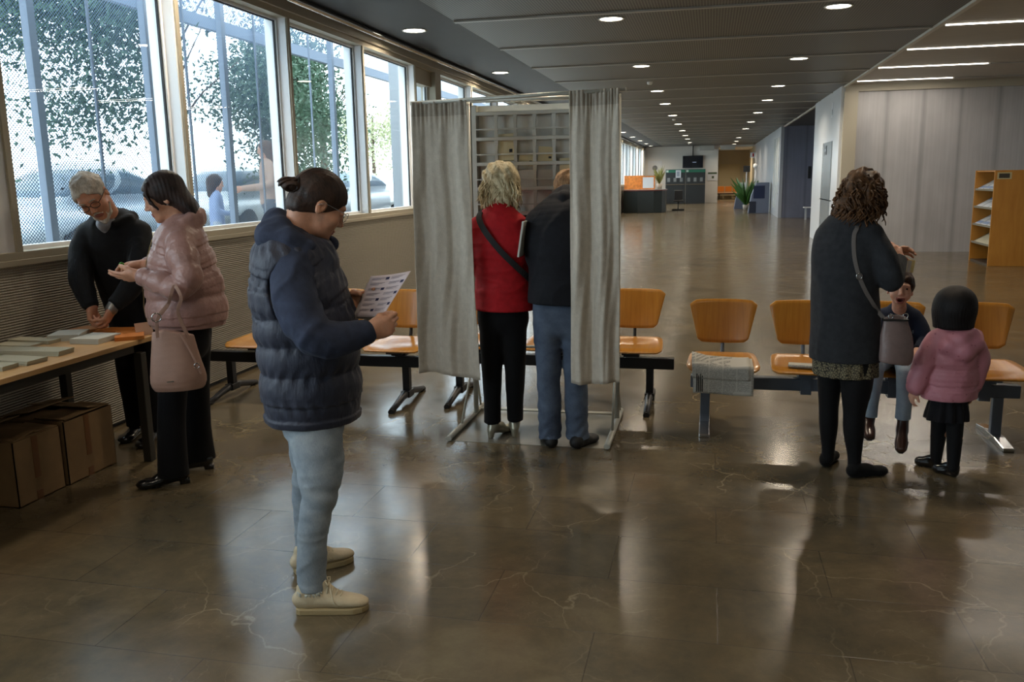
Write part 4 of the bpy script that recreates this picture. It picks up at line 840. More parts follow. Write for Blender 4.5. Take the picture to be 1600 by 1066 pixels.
# ---------------------------------------------------------------- 6 curly-haired woman, dark coat
def curly_woman():
    f = nrm((.55, .83, 0)); s = np.cross((0,0,1), f); hc = A(.775, 4.860, 1.505); F = frame((.62, .66, -.42)); b = Body(); P = add_head(b, hc, F, .98)
    b.cap(hc+F@A(-.04,0,-.05), A(.715,4.81,1.33), .054, .058, .03); b.loft([(A(.73,4.83,.70), .13, .10), (A(.72,4.82,1.0), .12, .09), (A(.715,4.82,1.28), .13, .07)], .03, side=s)
    wl = A(.945,5.05,1.165); wr = A(.985,4.925,1.165)
    b.chain([A(.615,4.90,1.25), A(.72,5.06,1.06), wl], [.035,.034,.026], .02); b.chain([A(.83,4.76,1.25), A(.915,4.745,1.07), wr], [.035,.034,.026], .02)
    add_hand(b, wl, (.75,.35,.25), (.3,-.6,-.4), side=-1, curl=(30,40,25), s=.92); add_hand(b, wr, (.25,.90,.35), (-.85,.2,-.2), side=1, curl=(38,48,30), s=.95)
    for hp, kn, an in ((A(.66,4.88,.62), A(.668,4.885,.36), A(.679,4.908,.07)), (A(.79,4.79,.62), A(.785,4.782,.36), A(.797,4.775,.07))): b.chain([hp, kn, an], [.045,.030,.018], .01)
    o = b.build('person', [SKIN_A], cell=.005); person_label(o, 'person with curly brown hair and a long charcoal coat standing before the seated child')
    CH = m_hair('curly_brown_hair', h('20140e'), h('6b4a2e'), (60, 60, 60), .5)
    b = Body(); b.ell(hc+F@A(-.012,0,.030), (.112,.100,.104), F, .02); b.ell(hc+A(-.03,-.04,-.05), (.11,.085,.085), None, .04); b.ell(hc+A(-.085,-.035,-.095), (.07,.06,.05), None, .03); b.ell(hc+A(.055,-.02,-.07), (.05,.06,.055), None, .03)
    b.ell(hc+F@A(.125,0,-.045), (.075,.085,.09), F, .015, '-'); b.disp = lambda p: .009*snoise(p, 55)+.005*snoise(p, 120); ho = b.build('hair', CH, o, .005)
    mb = MB(); rnd = random.Random(3)
    for i in range(230):
        a = rnd.uniform(0, 6.283); e_ = rnd.uniform(-.5, 1.35); d0 = A(math.cos(a)*math.cos(e_), math.sin(a)*math.cos(e_), math.sin(e_))
        if (d0@F)[0] > .70 and (d0@F)[2] < .5: continue
        p0 = hc+A(-.012,-.015,-.005)+d0*.108; n_ = 9; pts = []; ph = rnd.uniform(0, 6.28); R_ = rnd.uniform(.007, .013); L_ = rnd.uniform(.05, .12); t1 = nrm(np.cross(d0, (.1,.2,1)))
        for j in range(n_): u = j/(n_-1); ang = ph+u*9.; pts.append(p0+A(0,0,-1)*L_*u+d0*(.012+.006*u)*(1 if u else 0)+R_*(t1*math.cos(ang)+d0*math.sin(ang)))
        P_ = [Vector(q) for q in pts]; mb.tube(P_, [.0052*(1-.6*(j/(n_-1))**2) for j in range(n_)], 5)
    for i in range(60):
        a = rnd.uniform(2.2, 5.6); p0 = hc+A(-.03+.115*math.cos(a), -.04+.09*math.sin(a), rnd.uniform(-.10, -.04)); pts = []; ph = rnd.uniform(0, 6.28); d0 = A(math.cos(a), math.sin(a), 0); t1 = A(-d0[1], d0[0], 0)
        for j in range(8): u = j/7; ang = ph+u*8; pts.append(p0+A(0,0,-.075*u)+.010*(t1*math.cos(ang)+d0*math.sin(ang)))
        mb.tube([Vector(q) for q in pts], [.0055*(1-.6*(j/7)**2) for j in range(8)], 5)
    mb.build('hair_curls', CH, ho)
    CT = m_fabric('charcoal_felt_coat', h('303236'), .9, .3, 350., .18)
    b = Body(); b.loft([(A(.725,4.835,.635), .185, .165), (A(.72,4.83,.75), .180, .160), (A(.712,4.825,.92), .172, .150), (A(.705,4.82,1.05), .170, .145), (A(.705,4.82,1.18), .178, .140), (A(.710,4.82,1.28), .170, .115), (A(.715,4.82,1.35), .120, .085), (A(.718,4.825,1.385), .075, .07)], .02, (True, False), side=nrm((.95,-.3,0)), sub=4)
    b.loft([(A(.81,4.775,1.29), .068, .070), (A(.875,4.745,1.18), .070, .072), (A(.918,4.74,1.075), .062, .064), (A(.955,4.83,1.115), .054, .056), (A(.982,4.915,1.160), .044, .046)], .03, (False, True), side=(1,0,0))
    b.loft([(A(.625,4.89,1.29), .066, .068), (A(.66,4.99,1.17), .066, .068), (A(.73,5.06,1.07), .058, .060), (A(.84,5.06,1.12), .052, .054), (A(.94,5.05,1.163), .043, .045)], .03, (False, True), side=(0,1,0))
    b.chain([A(.66,4.785,1.375), A(.72,4.755,1.38), A(.785,4.79,1.375)], [.024,.026,.022], .02)
    b.disp = lambda p: .004*snoise(p*A(1,1,.6), 16)+.006*folds(p*A(1,1,.8)+.3*p[:, [2,0,1]], 11)+.0015*folds(p, 34); b.clip((0,0,.638), (0,0,-1)); co = b.build('coat', CT, o, .0058)
    cb = b
    g = NT('leopard_print_cloth'); tc = g.n('TexCoord'); v = g.n('TexVoronoi', {0: (tc, 3), 'Scale': 75.}, feature='DISTANCE_TO_EDGE'); nz = g.n('TexNoise', {0: (tc, 3), 'Scale': 90., 'Detail': 2.})
    r = g.n('MapRange', {0: g.math('ADD', v, g.math('MULTIPLY', nz, .25)), 1: .20, 2: .24, 3: 0., 4: 1.}); cc = g.n('Mix', {0: r, 6: (*h('15130f'), 1), 7: (*h('7d745a'), 1)}, data_type='RGBA'); g.link(cc, 2, g.b.inputs['Base Color']); g.b.inputs['Roughness'].default_value = .8
    b = Body(); b.loft([(A(.735,4.835,.548), .168, .145), (A(.73,4.835,.66), .165, .140), (A(.73,4.83,.72), .15, .12)], .02, (True, False), side=nrm((.95,-.3,0))); b.disp = lambda p: .004*np.sin(np.arctan2(p[:, 1]-4.83, p[:, 0]-.73)*14); b.clip((0,0,.549), (0,0,-1)); b.build('skirt', g.m, o, .006)
    TG = m_fabric('black_tights', h('0c0c0f'), .75, .1)
    b = Body(); b.loft([(A(.665,4.88,.64), .075, .085), (A(.664,4.88,.50), .064, .072), (A(.666,4.885,.36), .052, .056), (A(.672,4.895,.25), .050, .055), (A(.678,4.905,.12), .036, .040), (A(.680,4.91,.05), .034, .042)], .02, side=(1,0,0))
    b.loft([(A(.79,4.79,.64), .085, .090), (A(.788,4.785,.50), .080, .082), (A(.784,4.782,.36), .058, .062), (A(.786,4.78,.25), .054, .058), (A(.796,4.775,.12), .037, .041), (A(.798,4.775,.05), .034, .042)], .02, side=(1,0,0)); b.build('tights', TG, o, .006)
    for an, heel, toe in ((A(.68,4.91,.05), A(.655,4.875,0), A(.74,5.09,0)), (A(.797,4.775,.05), A(.755,4.735,0), A(.975,4.835,0))):
        b = Body(); add_foot_shoe(b, an, heel, toe, .044, .034, slim=.9); b.clip((0,0,.001), (0,0,-1)); b.build('shoe', m_fabric('black_suede', h('0b0b0d'), .85, .2), o, .005)
    rebase(o, (.73, 4.83, 0))
    pts = [A(.770,4.80,1.50)]
    sp = []
    for (x, z) in ((.735,1.345), (.722,1.31), (.720,1.25), (.728,1.18), (.752,1.10), (.790,1.02), (.835,.95), (.868,.905)):
        q = cb.hit(A(x, 4.45, z), (0.,1,0), .6); sp.append(q+A(0,-.002,0))
    sp = [A(.765,4.86,1.385), A(.745,4.80,1.378)]+sp+[A(.895,4.70,.872)]; nm = [A(0,0,1), A(0,-.4,1)]+[A(.0,-1,.15)]*(len(sp)-3)+[A(.2,-1,0)]
    return o, sp, nm
# ---------------------------------------------------------------- 7 seated boy
def boy():
    s_ = .86; hc = A(1.112, 5.462, .935); F = frame((-.12, -.97, .10), nrm((.08,.12,1))); b = Body(); P = add_head(b, hc, F, s_, mouth=1.15, child=1, lids=False)
    b.cap(hc+F@A(-.03,0,-.05), A(1.135,5.57,.80), .036, .042, .02); b.loft([(A(1.16,5.66,.50), .08, .07), (A(1.15,5.63,.65), .08, .06), (A(1.14,5.60,.77), .08, .05)], .02, side=(1,0,0))
    wl = A(1.225,5.45,.570); wr = A(.99,5.38,.66)
    b.chain([A(1.235,5.60,.75), A(1.285,5.56,.62), wl], [.03,.027,.02], .015); b.chain([A(1.045,5.60,.75), A(1.0,5.53,.64), wr], [.03,.027,.02], .015)
    add_hand(b, wl, (-.3,-.85,-.3), (-.3,.2,-.9), side=1, curl=(30,35,20), s=.68); add_hand(b, wr, (.1,-.8,.4), (.5,.4,-.6), side=-1, curl=(30,35,20), s=.68)
    b.chain([A(1.20,5.62,.50), A(1.13,5.28,.50), A(1.13,5.25,.20)], [.045,.036,.026], .02); b.chain([A(1.09,5.62,.50), A(.97,5.31,.50), A(.95,5.27,.20)], [.045,.036,.026], .02)
    def mf(p):
        q = (p-hc)@F/s_; lip = (np.abs(q[:, 1]) < .028) & (q[:, 2] < -.054) & (q[:, 2] > -.095) & (q[:, 0] > .082); ins = (np.abs(q[:, 1]) < .020) & (q[:, 2] < -.060) & (q[:, 2] > -.086) & (q[:, 0] > .05) & (q[:, 0] < .083)
        return np.where(ins, 2, np.where(lip, 1, 0))
    b.matf = mf; o = b.build('person', [SKIN_K, LIP, DARKMOUTH], cell=.004); person_label(o, 'laughing child in a navy top and pale jeans sitting on the bench')
    for y in (.033, -.033):
        c = P(.0815, y, .007); e = MB(); e.lathe([(.0001, .0108*s_), (.005*s_, .0098*s_), (.009*s_, .0062*s_), (.0108*s_, 0), (.009*s_, -.0062*s_), (.0001, -.0108*s_)], n=14)
        e.v = [tuple(np.array(v)+c) for v in e.v]; eo = e.build('eye', mat('eye_white', h('d8d2cc'), .2), o)
        e = MB(); c2 = P(.0815+.0125, y, .0085); e.lathe([(.0001, .002), (.0035, .0016), (.0052, 0), (.0001, -.001)], n=12); Rf = np.array([F[:, 1], F[:, 2], F[:, 0]]).T
        e.v = [tuple(Rf@np.array(v)+c2) for v in e.v]; e.build('iris', mat('dark_iris', h('1c120d'), .2), eo)
    BHR = m_hair('short_brown_hair', h('17100c'), h('41291a'), (120, 120, 40), .5)
    b = Body(); b.ell(hc+s_*(F@A(-.014,0,.042)), s_*A(.108,.088,.098), F, .01); b.ell(hc+s_*(F@A(.118,0,-.040)), s_*A(.085,.11,.105), F, .012, '-'); b.ell(hc+s_*(F@A(.02,0,-.115)), s_*A(.13,.13,.10), F, .012, '-'); b.disp = lambda p: .004*snoise(p, 80)+.003*snoise(p, 140); b.build('hair', BHR, o, .0045)
    NV = m_fabric('navy_printed_jersey', h('1b2233'), .85, .2)
    b = Body(); b.loft([(A(1.165,5.66,.46), .12, .10), (A(1.16,5.65,.54), .12, .10), (A(1.15,5.63,.66), .118, .09), (A(1.145,5.61,.745), .110, .075), (A(1.138,5.595,.795), .065, .055)], .02, side=(1,0,0))
    b.loft([(A(1.225,5.605,.755), .048, .05), (A(1.268,5.585,.68), .048, .05), (A(1.280,5.55,.61), .042, .044), (A(1.228,5.455,.572), .030, .032)], .02, (False, True), side=(1,0,0)); b.loft([(A(1.055,5.605,.755), .048, .05), (A(1.01,5.56,.67), .046, .048), (A(1.0,5.50,.635), .040, .042), (A(.99,5.39,.66), .030, .031)], .02, (False, True), side=(1,0,0))
    b.disp = lambda p: .003*snoise(p, 30); t = b.build('sweater', NV, o, .005)
    mb = MB(); rnd = random.Random(5)
    for i in range(16):
        x, z = rnd.uniform(1.08, 1.22), rnd.uniform(.60, .73); q = b.hit(A(x, 5.3, z), (0,1,0), .5)+A(0,-.0015,0); r_ = rnd.uniform(.005,.012); k_ = rnd.choice((5,6,7)); vs = [q+A(r_*math.cos(6.283*j/k_)*rnd.uniform(.6,1), 0, r_*math.sin(6.283*j/k_)*rnd.uniform(.6,1)) for j in range(k_)]; mb.add(vs, [tuple(range(k_))])
    mb.build('chest_print', mat('pale_grey_print', h('6f7a88'), .8), t)
    b = Body(); b.loft([(A(1.16,5.66,.50), .11, .09), (A(1.16,5.60,.50), .10, .075)], .03, side=(1,0,0))
    b.loft([(A(1.205,5.62,.505), .068,.068), (A(1.165,5.43,.508), .064,.062), (A(1.132,5.285,.495), .054,.054), (A(1.128,5.25,.42), .048,.050), (A(1.13,5.245,.32), .042,.046), (A(1.128,5.24,.205), .044,.048)], .02, (False, True), side=(1,0,0))
    b.loft([(A(1.095,5.62,.505), .068,.068), (A(1.03,5.45,.508), .064,.062), (A(.975,5.315,.495), .054,.054), (A(.962,5.28,.42), .048,.050), (A(.955,5.27,.32), .042,.046), (A(.95,5.265,.205), .044,.048)], .02, (False, True), side=(1,0,0))
    b.disp = lambda p: .003*snoise(p, 34); b.build('jeans', m_denim('light_blue_denim', h('7f93a6'), h('a5b4c0')), o, .005)
    for an, heel, toe in ((A(1.128,5.24,.20), A(1.135,5.275,.135), A(1.105,5.135,.035)), (A(.95,5.265,.20), A(.945,5.31,.15), A(.935,5.14,.10))):
        d = nrm(toe-heel); l = nrm(np.cross((0,0,1), d)); u = np.cross(d, l); Pq = lambda x, y, z: heel+d*x+l*y+u*z
        b = Body(); b.loft([(Pq(.0,0,.03), .026,.030), (Pq(.06,0,.034), .029,.032), (Pq(.12,0,.026), .034,.024), (Pq(.165,0,.020), .026,.018)], .01, side=l); b.cap(Pq(.045,0,.04), an, .032, .032, .02); sh = b.build('shoe', mat('brown_leather_shoe', h('3a2119'), .35, coat=.3), o, .0042)
        mb = MB(); pr = [(-.022,.012),(-.01,.026),(.05,.031),(.11,.037),(.155,.030),(.180,.012)]; rg = [(x, y) for x, y in pr]+[(x, -y) for x, y in reversed(pr)]; n = len(rg)
        mb.add([Pq(x, y, -.008) for x, y in rg]+[Pq(x, y, .008) for x, y in rg], [tuple(reversed(range(n))), tuple(range(n, 2*n))]+[(k, (k+1)%n, n+(k+1)%n, n+k) for k in range(n)]); mb.build('sole', mat('dark_brown_sole', h('201510'), .6), sh, bevel=.003)
    rebase(o, (1.15, 5.6, .45)); return o
# ---------------------------------------------------------------- 8 toddler in pink
def toddler():
    f = nrm((-.45, .89, 0)); s = np.cross((0,0,1), f); s_ = .88; hc = A(1.268, 4.905, .905); F = frame((-.50, .84, -.08)); b = Body(); P = add_head(b, hc, F, s_, child=1)
    b.cap(hc+F@A(-.03,0,-.05), A(1.275,4.90,.76), .036, .042, .02); b.loft([(A(1.275,4.90,.45), .08, .06), (A(1.278,4.90,.6), .08, .06), (A(1.278,4.90,.73), .08, .05)], .02, side=s)
    wl = A(1.085,4.845,.475); wr = A(1.395,4.93,.475)
    b.chain([A(1.18,4.87,.71), A(1.13,4.85,.60), wl], [.03,.028,.021], .015); b.chain([A(1.37,4.92,.71), A(1.41,4.93,.60), wr], [.03,.028,.021], .015)
    add_hand(b, wl, (-.15,.1,-1), (.8,.4,0), side=1, curl=(25,30,20), s=.58); add_hand(b, wr, (.0,.1,-1), (-.8,-.2,0), side=-1, curl=(25,30,20), s=.58)
    b.chain([A(1.25,4.93,.38), A(1.255,4.95,.22), A(1.255,4.97,.06)], [.04,.034,.024], .02); b.chain([A(1.305,4.87,.38), A(1.31,4.86,.22), A(1.31,4.85,.06)], [.04,.034,.024], .02)
    o = b.build('person', [SKIN_K], cell=.0055); person_label(o, 'small child with a black bob and pink padded coat, back to the camera')
    BK = m_hair('black_bob_hair', h('0a0809'), h('1a1413'), (200, 200, 14), .55)
    b = Body(); b.ell(hc+s_*(F@A(-.010,0,.032)), s_*A(.122,.114,.112), F, .03); b.loft([(hc+A(.0,.0,.0), .096, .088), (hc+A(.0,-.005,-.03), .106, .098), (hc+A(.0,-.01,-.085), .101, .094)], .04, (False, True), side=s, sub=4)
    b.ell(hc+F@A(.125,0,-.050), (.085,.070,.075), F, .015, '-'); b.disp = lambda p: .0012*np.sin(np.arctan2((p-hc)[:, 1], (p-hc)[:, 0])*46+3*np.sin(p[:, 2]*30))*np.clip((hc[2]+.07-p[:, 2])*12, 0, 1)+.0012*snoise(p, 60); b.clip(hc+A(0,0,-.098), (0,0,-1)); b.build('hair', BK, o, .0045)
    g = NT('pink_padded_nylon'); tc = g.n('TexCoord'); v = g.n('TexVoronoi', {0: (tc, 3), 'Scale': 24.}); r = g.n('MapRange', {0: v, 1: .10, 2: .16, 3: 1., 4: 0.}); cc = g.n('Mix', {0: g.math('MULTIPLY', r, .6), 6: (*h('bb7a86'), 1), 7: (*h('8a4658'), 1)}, data_type='RGBA'); g.link(cc, 2, g.b.inputs['Base Color']); g.b.inputs['Roughness'].default_value = .5
    nz = g.n('TexNoise', {0: (tc, 3), 'Scale': 70., 'Detail': 3.}); bp = g.n('Bump', {'Height': nz, 'Strength': .3, 'Distance': .006}); g.link(bp, 0, g.b.inputs['Normal'])
    b = Body(); b.loft([(A(1.275,4.90,.425), .145, .115), (A(1.275,4.90,.47), .148, .120), (A(1.278,4.90,.56), .140, .112), (A(1.280,4.90,.65), .134, .105), (A(1.280,4.90,.73), .118, .088), (A(1.278,4.905,.775), .075, .065)], .02, (True, False), rip=(.09, .105, .04), side=s, sub=4)
    b.loft([(A(1.185,4.875,.735), .052, .054), (A(1.145,4.86,.66), .058, .060), (A(1.115,4.85,.57), .054, .056), (A(1.088,4.845,.478), .046, .048)], .012, (False, True), rip=(.09, .105, .03), side=(0,1,0), sub=4)
    b.loft([(A(1.368,4.92,.735), .052, .054), (A(1.405,4.93,.66), .058, .060), (A(1.41,4.93,.57), .052, .054), (A(1.397,4.93,.480), .044, .046)], .012, (False, True), rip=(.09, .105, .03), side=(0,1,0), sub=4)
    b.chain([A(1.185,4.855,.765), A(1.235,4.805,.725), A(1.30,4.80,.70), A(1.36,4.835,.735), A(1.385,4.89,.770)], [.030,.038,.046,.040,.030], .03); b.chain([A(1.205,4.845,.79), A(1.28,4.81,.765), A(1.355,4.85,.79)], [.026,.034,.026], .03)
    b.disp = lambda p: .003*snoise(p, 34)+.003*folds(p, 32)+.001*snoise(p, 90); b.clip((0,0,.428), (0,0,-1)); b.build('padded_coat', g.m, o, .005)
    b = Body(); b.loft([(A(1.272,4.90,.305), .115, .10), (A(1.274,4.90,.40), .10, .085), (A(1.275,4.90,.47), .08, .07)], .02, (True, False), side=s); b.disp = lambda p: .008*np.sin(np.arctan2(p[:, 1]-4.9, p[:, 0]-1.272)*11)*np.clip((.46-p[:, 2])*8, 0, 1); b.clip((0,0,.307), (0,0,-1)); b.build('skirt', m_fabric('black_skirt_cloth', h('111015'), .8, .2), o, .005)
    b = Body(); b.loft([(A(1.245,4.93,.36), .045,.048), (A(1.25,4.95,.22), .040,.042), (A(1.252,4.965,.12), .034,.036), (A(1.253,4.97,.05), .028,.034)], .02, side=(1,0,0)); b.loft([(A(1.305,4.87,.36), .045,.048), (A(1.308,4.86,.22), .040,.042), (A(1.31,4.855,.12), .034,.036), (A(1.31,4.85,.05), .028,.034)], .02, side=(1,0,0)); b.build('tights', m_fabric('black_tights', h('0c0c0f'), .75, .1), o, .0055)
    for an, heel, toe in ((A(1.253,4.97,.05), A(1.275,4.955,0), A(1.165,5.04,0)), (A(1.31,4.85,.05), A(1.335,4.83,0), A(1.235,4.935,0))):
        b = Body(); add_foot_shoe(b, an, heel, toe, .033, .030, slim=.9); b.clip((0,0,.001), (0,0,-1)); b.build('shoe', BLKSHOE, o, .0045)
    rebase(o, (1.28, 4.9, 0)); return o
# ================================================================ furniture
def m_wood(name, c1, c2, sc=(1.2, 14., 14.), rough=.32, coat=.25):
    g = NT(name); tc = g.n('TexCoord'); n = g.n('TexNoise', {0: g.n('Mapping', {0: (tc, 3), 'Scale': sc}), 'Scale': 3., 'Detail': 5., 'Distortion': .6}); n2 = g.n('TexNoise', {0: (tc, 3), 'Scale': 3., 'Detail': 2.})
    f = g.math('ADD', g.math('MULTIPLY', n, .75), g.math('MULTIPLY', n2, .35)); r = g.n('MapRange', {0: f, 1: .35, 2: .75, 3: 0., 4: 1.}); cc = g.n('Mix', {0: r, 6: (*c1, 1), 7: (*c2, 1)}, data_type='RGBA')
    g.link(cc, 2, g.b.inputs['Base Color']); g.b.inputs['Roughness'].default_value = rough; g.b.inputs['Coat Weight'].default_value = coat; g.b.inputs['Coat Roughness'].default_value = .15; return g.m
M_PLY = m_wood('honey_plywood', h('a36a22'), h('ba8232'), (14., 1.2, 1.2)); M_PLYE = mat('plywood_edge', h('7d5a2c'), .5)
M_TOP = m_wood('beech_laminate', h('b98f5c'), h('cba26c'), (14., .8, 14.), .4, .1); M_RACKW = m_wood('birch_rack_wood', h('a86e22'), h('bd8435'), (3., 3., .5), .45, .05)
M_BKM = mat('black_powder_steel', h('17171a'), .4, .3); M_GYM = mat('blue_grey_powder_steel', h('59616c'), .35, .4)
# ---- bench seat shells (moulded plywood), built once per style then copied
def seat_mesh(parent, post_m, arm=False):
    n, m = 13, 11; P = np.zeros((n, m, 3))
    for i in range(n):
        for j in range(m):
            v = i/(n-1); u = j/(m-1)*2-1; w = .225*(1-.10*v**2)*(1-.12*max(0, (1-v)*1.0-.75)*4*0); y = -.235+.44*v
            cr = .03*(1-min(1, (min(v, 1-v)/.12))**.5) if min(v, 1-v) < .12 else 0
            x = u*(w-cr*1.2); z = .442-.035*(1-u*u)*math.sin(math.pi*min(1, v*1.05))*.6-.022*max(0, .18-v)/.18+.012*v; P[i, j] = (x, y, z)
    s = MB(); s.grid(P); so = s.build('seat', [M_PLY], parent, solid=.013); so.modifiers.new('round', 'BEVEL').width = .004
    n, m = 12, 13; P = np.zeros((n, m, 3))
    for i in range(n):
        for j in range(m):
            v = i/(n-1); u = j/(m-1)*2-1; w = .165+.055*v; z0 = .515+.012*(abs(u)**2)*(1)+.0; z1 = .805-.012*u**4
            z = z0+(z1-z0)*v; c = .022*(max(0, abs(u)-.86)/.14)**2; z = z+(c if v < .5 else -c)*(1-2*min(v, 1-v)); y = .205+.055*v-.030*(1-u*u)*0+.030*u*u*-1; P[i, j] = (u*w, y+.03, z)
    s = MB(); s.grid(P); bo = s.build('backrest', [M_PLY], parent, solid=.012); bo.modifiers.new('round', 'BEVEL').width = .004
    q = MB(); q.tube([(0, .19, .40), (0, .235, .47), (0, .272, .56), (0, .290, .66)], .012, 8, flat=1.6); q.box((-.022, .15, .385), (.022, .20, .405)); q.build('back_support', post_m, parent)
    q = MB(); q.box((-.06, -.15, .385), (.06, .16, .402)); q.box((-.055, -.055, .355), (.055, .055, .39))
    if post_m is M_GYM: q.box((-.032, -.043, .245), (.032, .043, .36)); q.box((-.016, -.046, .315), (.016, -.042, .332))
    q.build('seat_bracket', post_m, parent)
def leg_arch(x, parent, m):
    q = MB(); q.box((x-.026, -.03, .055), (x+.026, .03, .34)); q.tube([(x, -.34, .020), (x, -.26, .030), (x, -.12, .060), (x, 0, .072), (x, .12, .060), (x, .26, .030), (x, .34, .020)], [.020,.022,.026,.030,.026,.022,.020], 10); q.box((x-.034, -.055, .04), (x+.034, .055, .09))
    o = q.build('leg', m, parent, bevel=.004); p = MB()
    p.tube([(x, -.36, .012), (x, -.30, .014)], .022, 10); p.build('foot_glide', RUB, o); p = MB(); p.tube([(x, .30, .014), (x, .36, .012)], .022, 10); p.build('foot_glide', RUB, o)
def leg_flat(x, parent, m):
    q = MB(); q.box((x-.030, -.022, .03), (x+.030, .022, .33)); q.prism([(-.27,.0),(.27,.0),(.27,.022),(.10,.040),(-.10,.040),(-.27,.022)], x-.032, x+.032, 'x', 1)
    q.build('leg', [m, M_CHROME], parent, bevel=.004)
def bench(name, label, x0, xs, legs, loc, m, arch, group, lab_seats):
    t = thing(name, label, 'bench', loc, 0, group)
    q = MB(); q.box((min(legs)-x0-.17 if arch else xs[0]-x0-.20, -.035, .265), (max(legs)-x0+.17 if arch else xs[-1]-x0+.20, .035, .345)); q.build('beam', m, t, bevel=.006)
    for l in legs: (leg_arch if arch else leg_flat)(l-x0, t, m)
    for i, x in enumerate(xs):
        e = bpy.data.objects.new('bench_seat', None); COL.objects.link(e); e.parent = t; e.location = (x-x0, 0, 0)
        if i == 0:
            if (arch, 'p') not in SEATP: seat_mesh(e, m); SEATP[(arch, 'p')] = e; continue
        for ch in SEATP[(arch, 'p')].children: c = ch.copy(); COL.objects.link(c); c.parent = e
    return t
SEATP = {}
bench('waiting_bench', 'three-seat plywood bench with black arched legs between the table and the booth', -2.75, (-3.30, -2.75, -2.20), (-3.60, -2.16), (-2.75, 5.92, 0), M_BKM, True, 'waiting benches', '')
bench('waiting_bench', 'three-seat plywood bench with black arched legs behind the voting booth', -1.07, (-1.62, -1.07, -.52), (-1.81, -.39), (-1.07, 6.12, 0), M_BKM, True, 'waiting benches', '')
bench('waiting_bench', 'four-seat plywood bench on a blue-grey beam, a newspaper hanging from its first seat', .88, (.105, .62, 1.135, 1.65), (.0, 1.735), (.88, 5.62, 0), M_GYM, False, 'waiting benches', '')
# clamps on the grey beam
# ---- newspaper hanging over the first seat
M_NEWS = None
g = NT('newsprint'); tc = g.n('TexCoord'); mp = g.n('Mapping', {0: (tc, 3), 'Scale': (1, 1, 1)}); sx = g.n('SeparateXYZ', {0: mp})
ln = g.math('SINE', g.math('MULTIPLY', (sx, 2), 2*math.pi/.0065)); wn = g.n('TexNoise', {0: mp, 'Scale': 170., 'Detail': 1.}); col_ = g.math('GREATER_THAN', g.math('FRACT', g.math('MULTIPLY', g.math('ADD', (sx, 0), 10.0), 12.)), .08)
blk = g.n('TexVoronoi', {0: g.n('Mapping', {0: (tc, 3), 'Scale': (8, 0, 14)}), 'Scale': 1.}, distance='CHEBYCHEV'); bl = g.n('SeparateColor', {0: (blk, 1)})
inkm = g.math('MULTIPLY', g.math('MULTIPLY', g.math('GREATER_THAN', ln, .0), g.math('GREATER_THAN', wn, .44)), g.math('MULTIPLY', col_, g.math('GREATER_THAN', bl, .18)))
cc = g.n('Mix', {0: g.math('MULTIPLY', inkm, .62), 6: (*h('b5b3aa'), 1), 7: (*h('4a4b4c'), 1)}, data_type='RGBA'); g.link(cc, 2, g.b.inputs['Base Color']); g.b.inputs['Roughness'].default_value = .8; M_NEWS = g.m
def newspaper():
    t = thing('newspaper', 'open newspaper draped over the front edge of the leftmost grey-beam seat', 'newspaper', (.10, 5.37, .45))
    n, m = 18, 16; P = np.zeros((n, m, 3))
    prof = [(.22, .018), (.12, .010), (.05, .008), (.0, .012), (-.018, .004), (-.026, -.02), (-.026, -.06), (-.024, -.11), (-.022, -.165)]
    pp = smooth_poly([(0, a, b) for a, b in prof], 3)
    n = len(pp); P = np.zeros((n, m, 3))
    for i in range(n):
        for j in range(m):
            u = j/(m-1); P[i, j] = (-.185+.37*u+.012*(i/n)*(1 if u < .5 else .3), pp[i][1]-.006*math.sin(u*7+i*.3), pp[i][2]+.006*math.sin(u*5+1)+(.035*max(0, .25-u)*(1-i/n)*2.5 if i < 6 else 0))
    MB().grid(P).build('page', M_NEWS, t, solid=.003)
    P2 = P.copy(); P2[:, :, 0] *= .96; P2[:, :, 0] -= .012; P2[:, :, 2] += np.linspace(.010, .002, n)[:, None]; P2[:, :, 1] -= .004; MB().grid(P2[:int(n*.8)]).build('inner_page', M_NEWS, t, solid=.002)
    mb = MB()
    for i in range(4):
        x = -.155+.011*i; mb.box((x, -.0335, -.150), (x+.006, -.0315, -.035-.012*(i % 2)))
    mb.build('vertical_headline', mat('printing_ink', h('2b2b2e'), .8), t)
newspaper()
o = MB().box((-.10, -.06, 0), (.10, .05, .007)).box((-.098, -.055, .007), (.097, .048, .011)).build('folded_newspaper', [M_NEWS], bevel=.002); o.location = (.60, 5.50, .449); o.rotation_euler = (R(-3), 0, R(-6)); tag(o, 'small folded newspaper lying on the second seat of the grey-beam bench', 'newspaper')
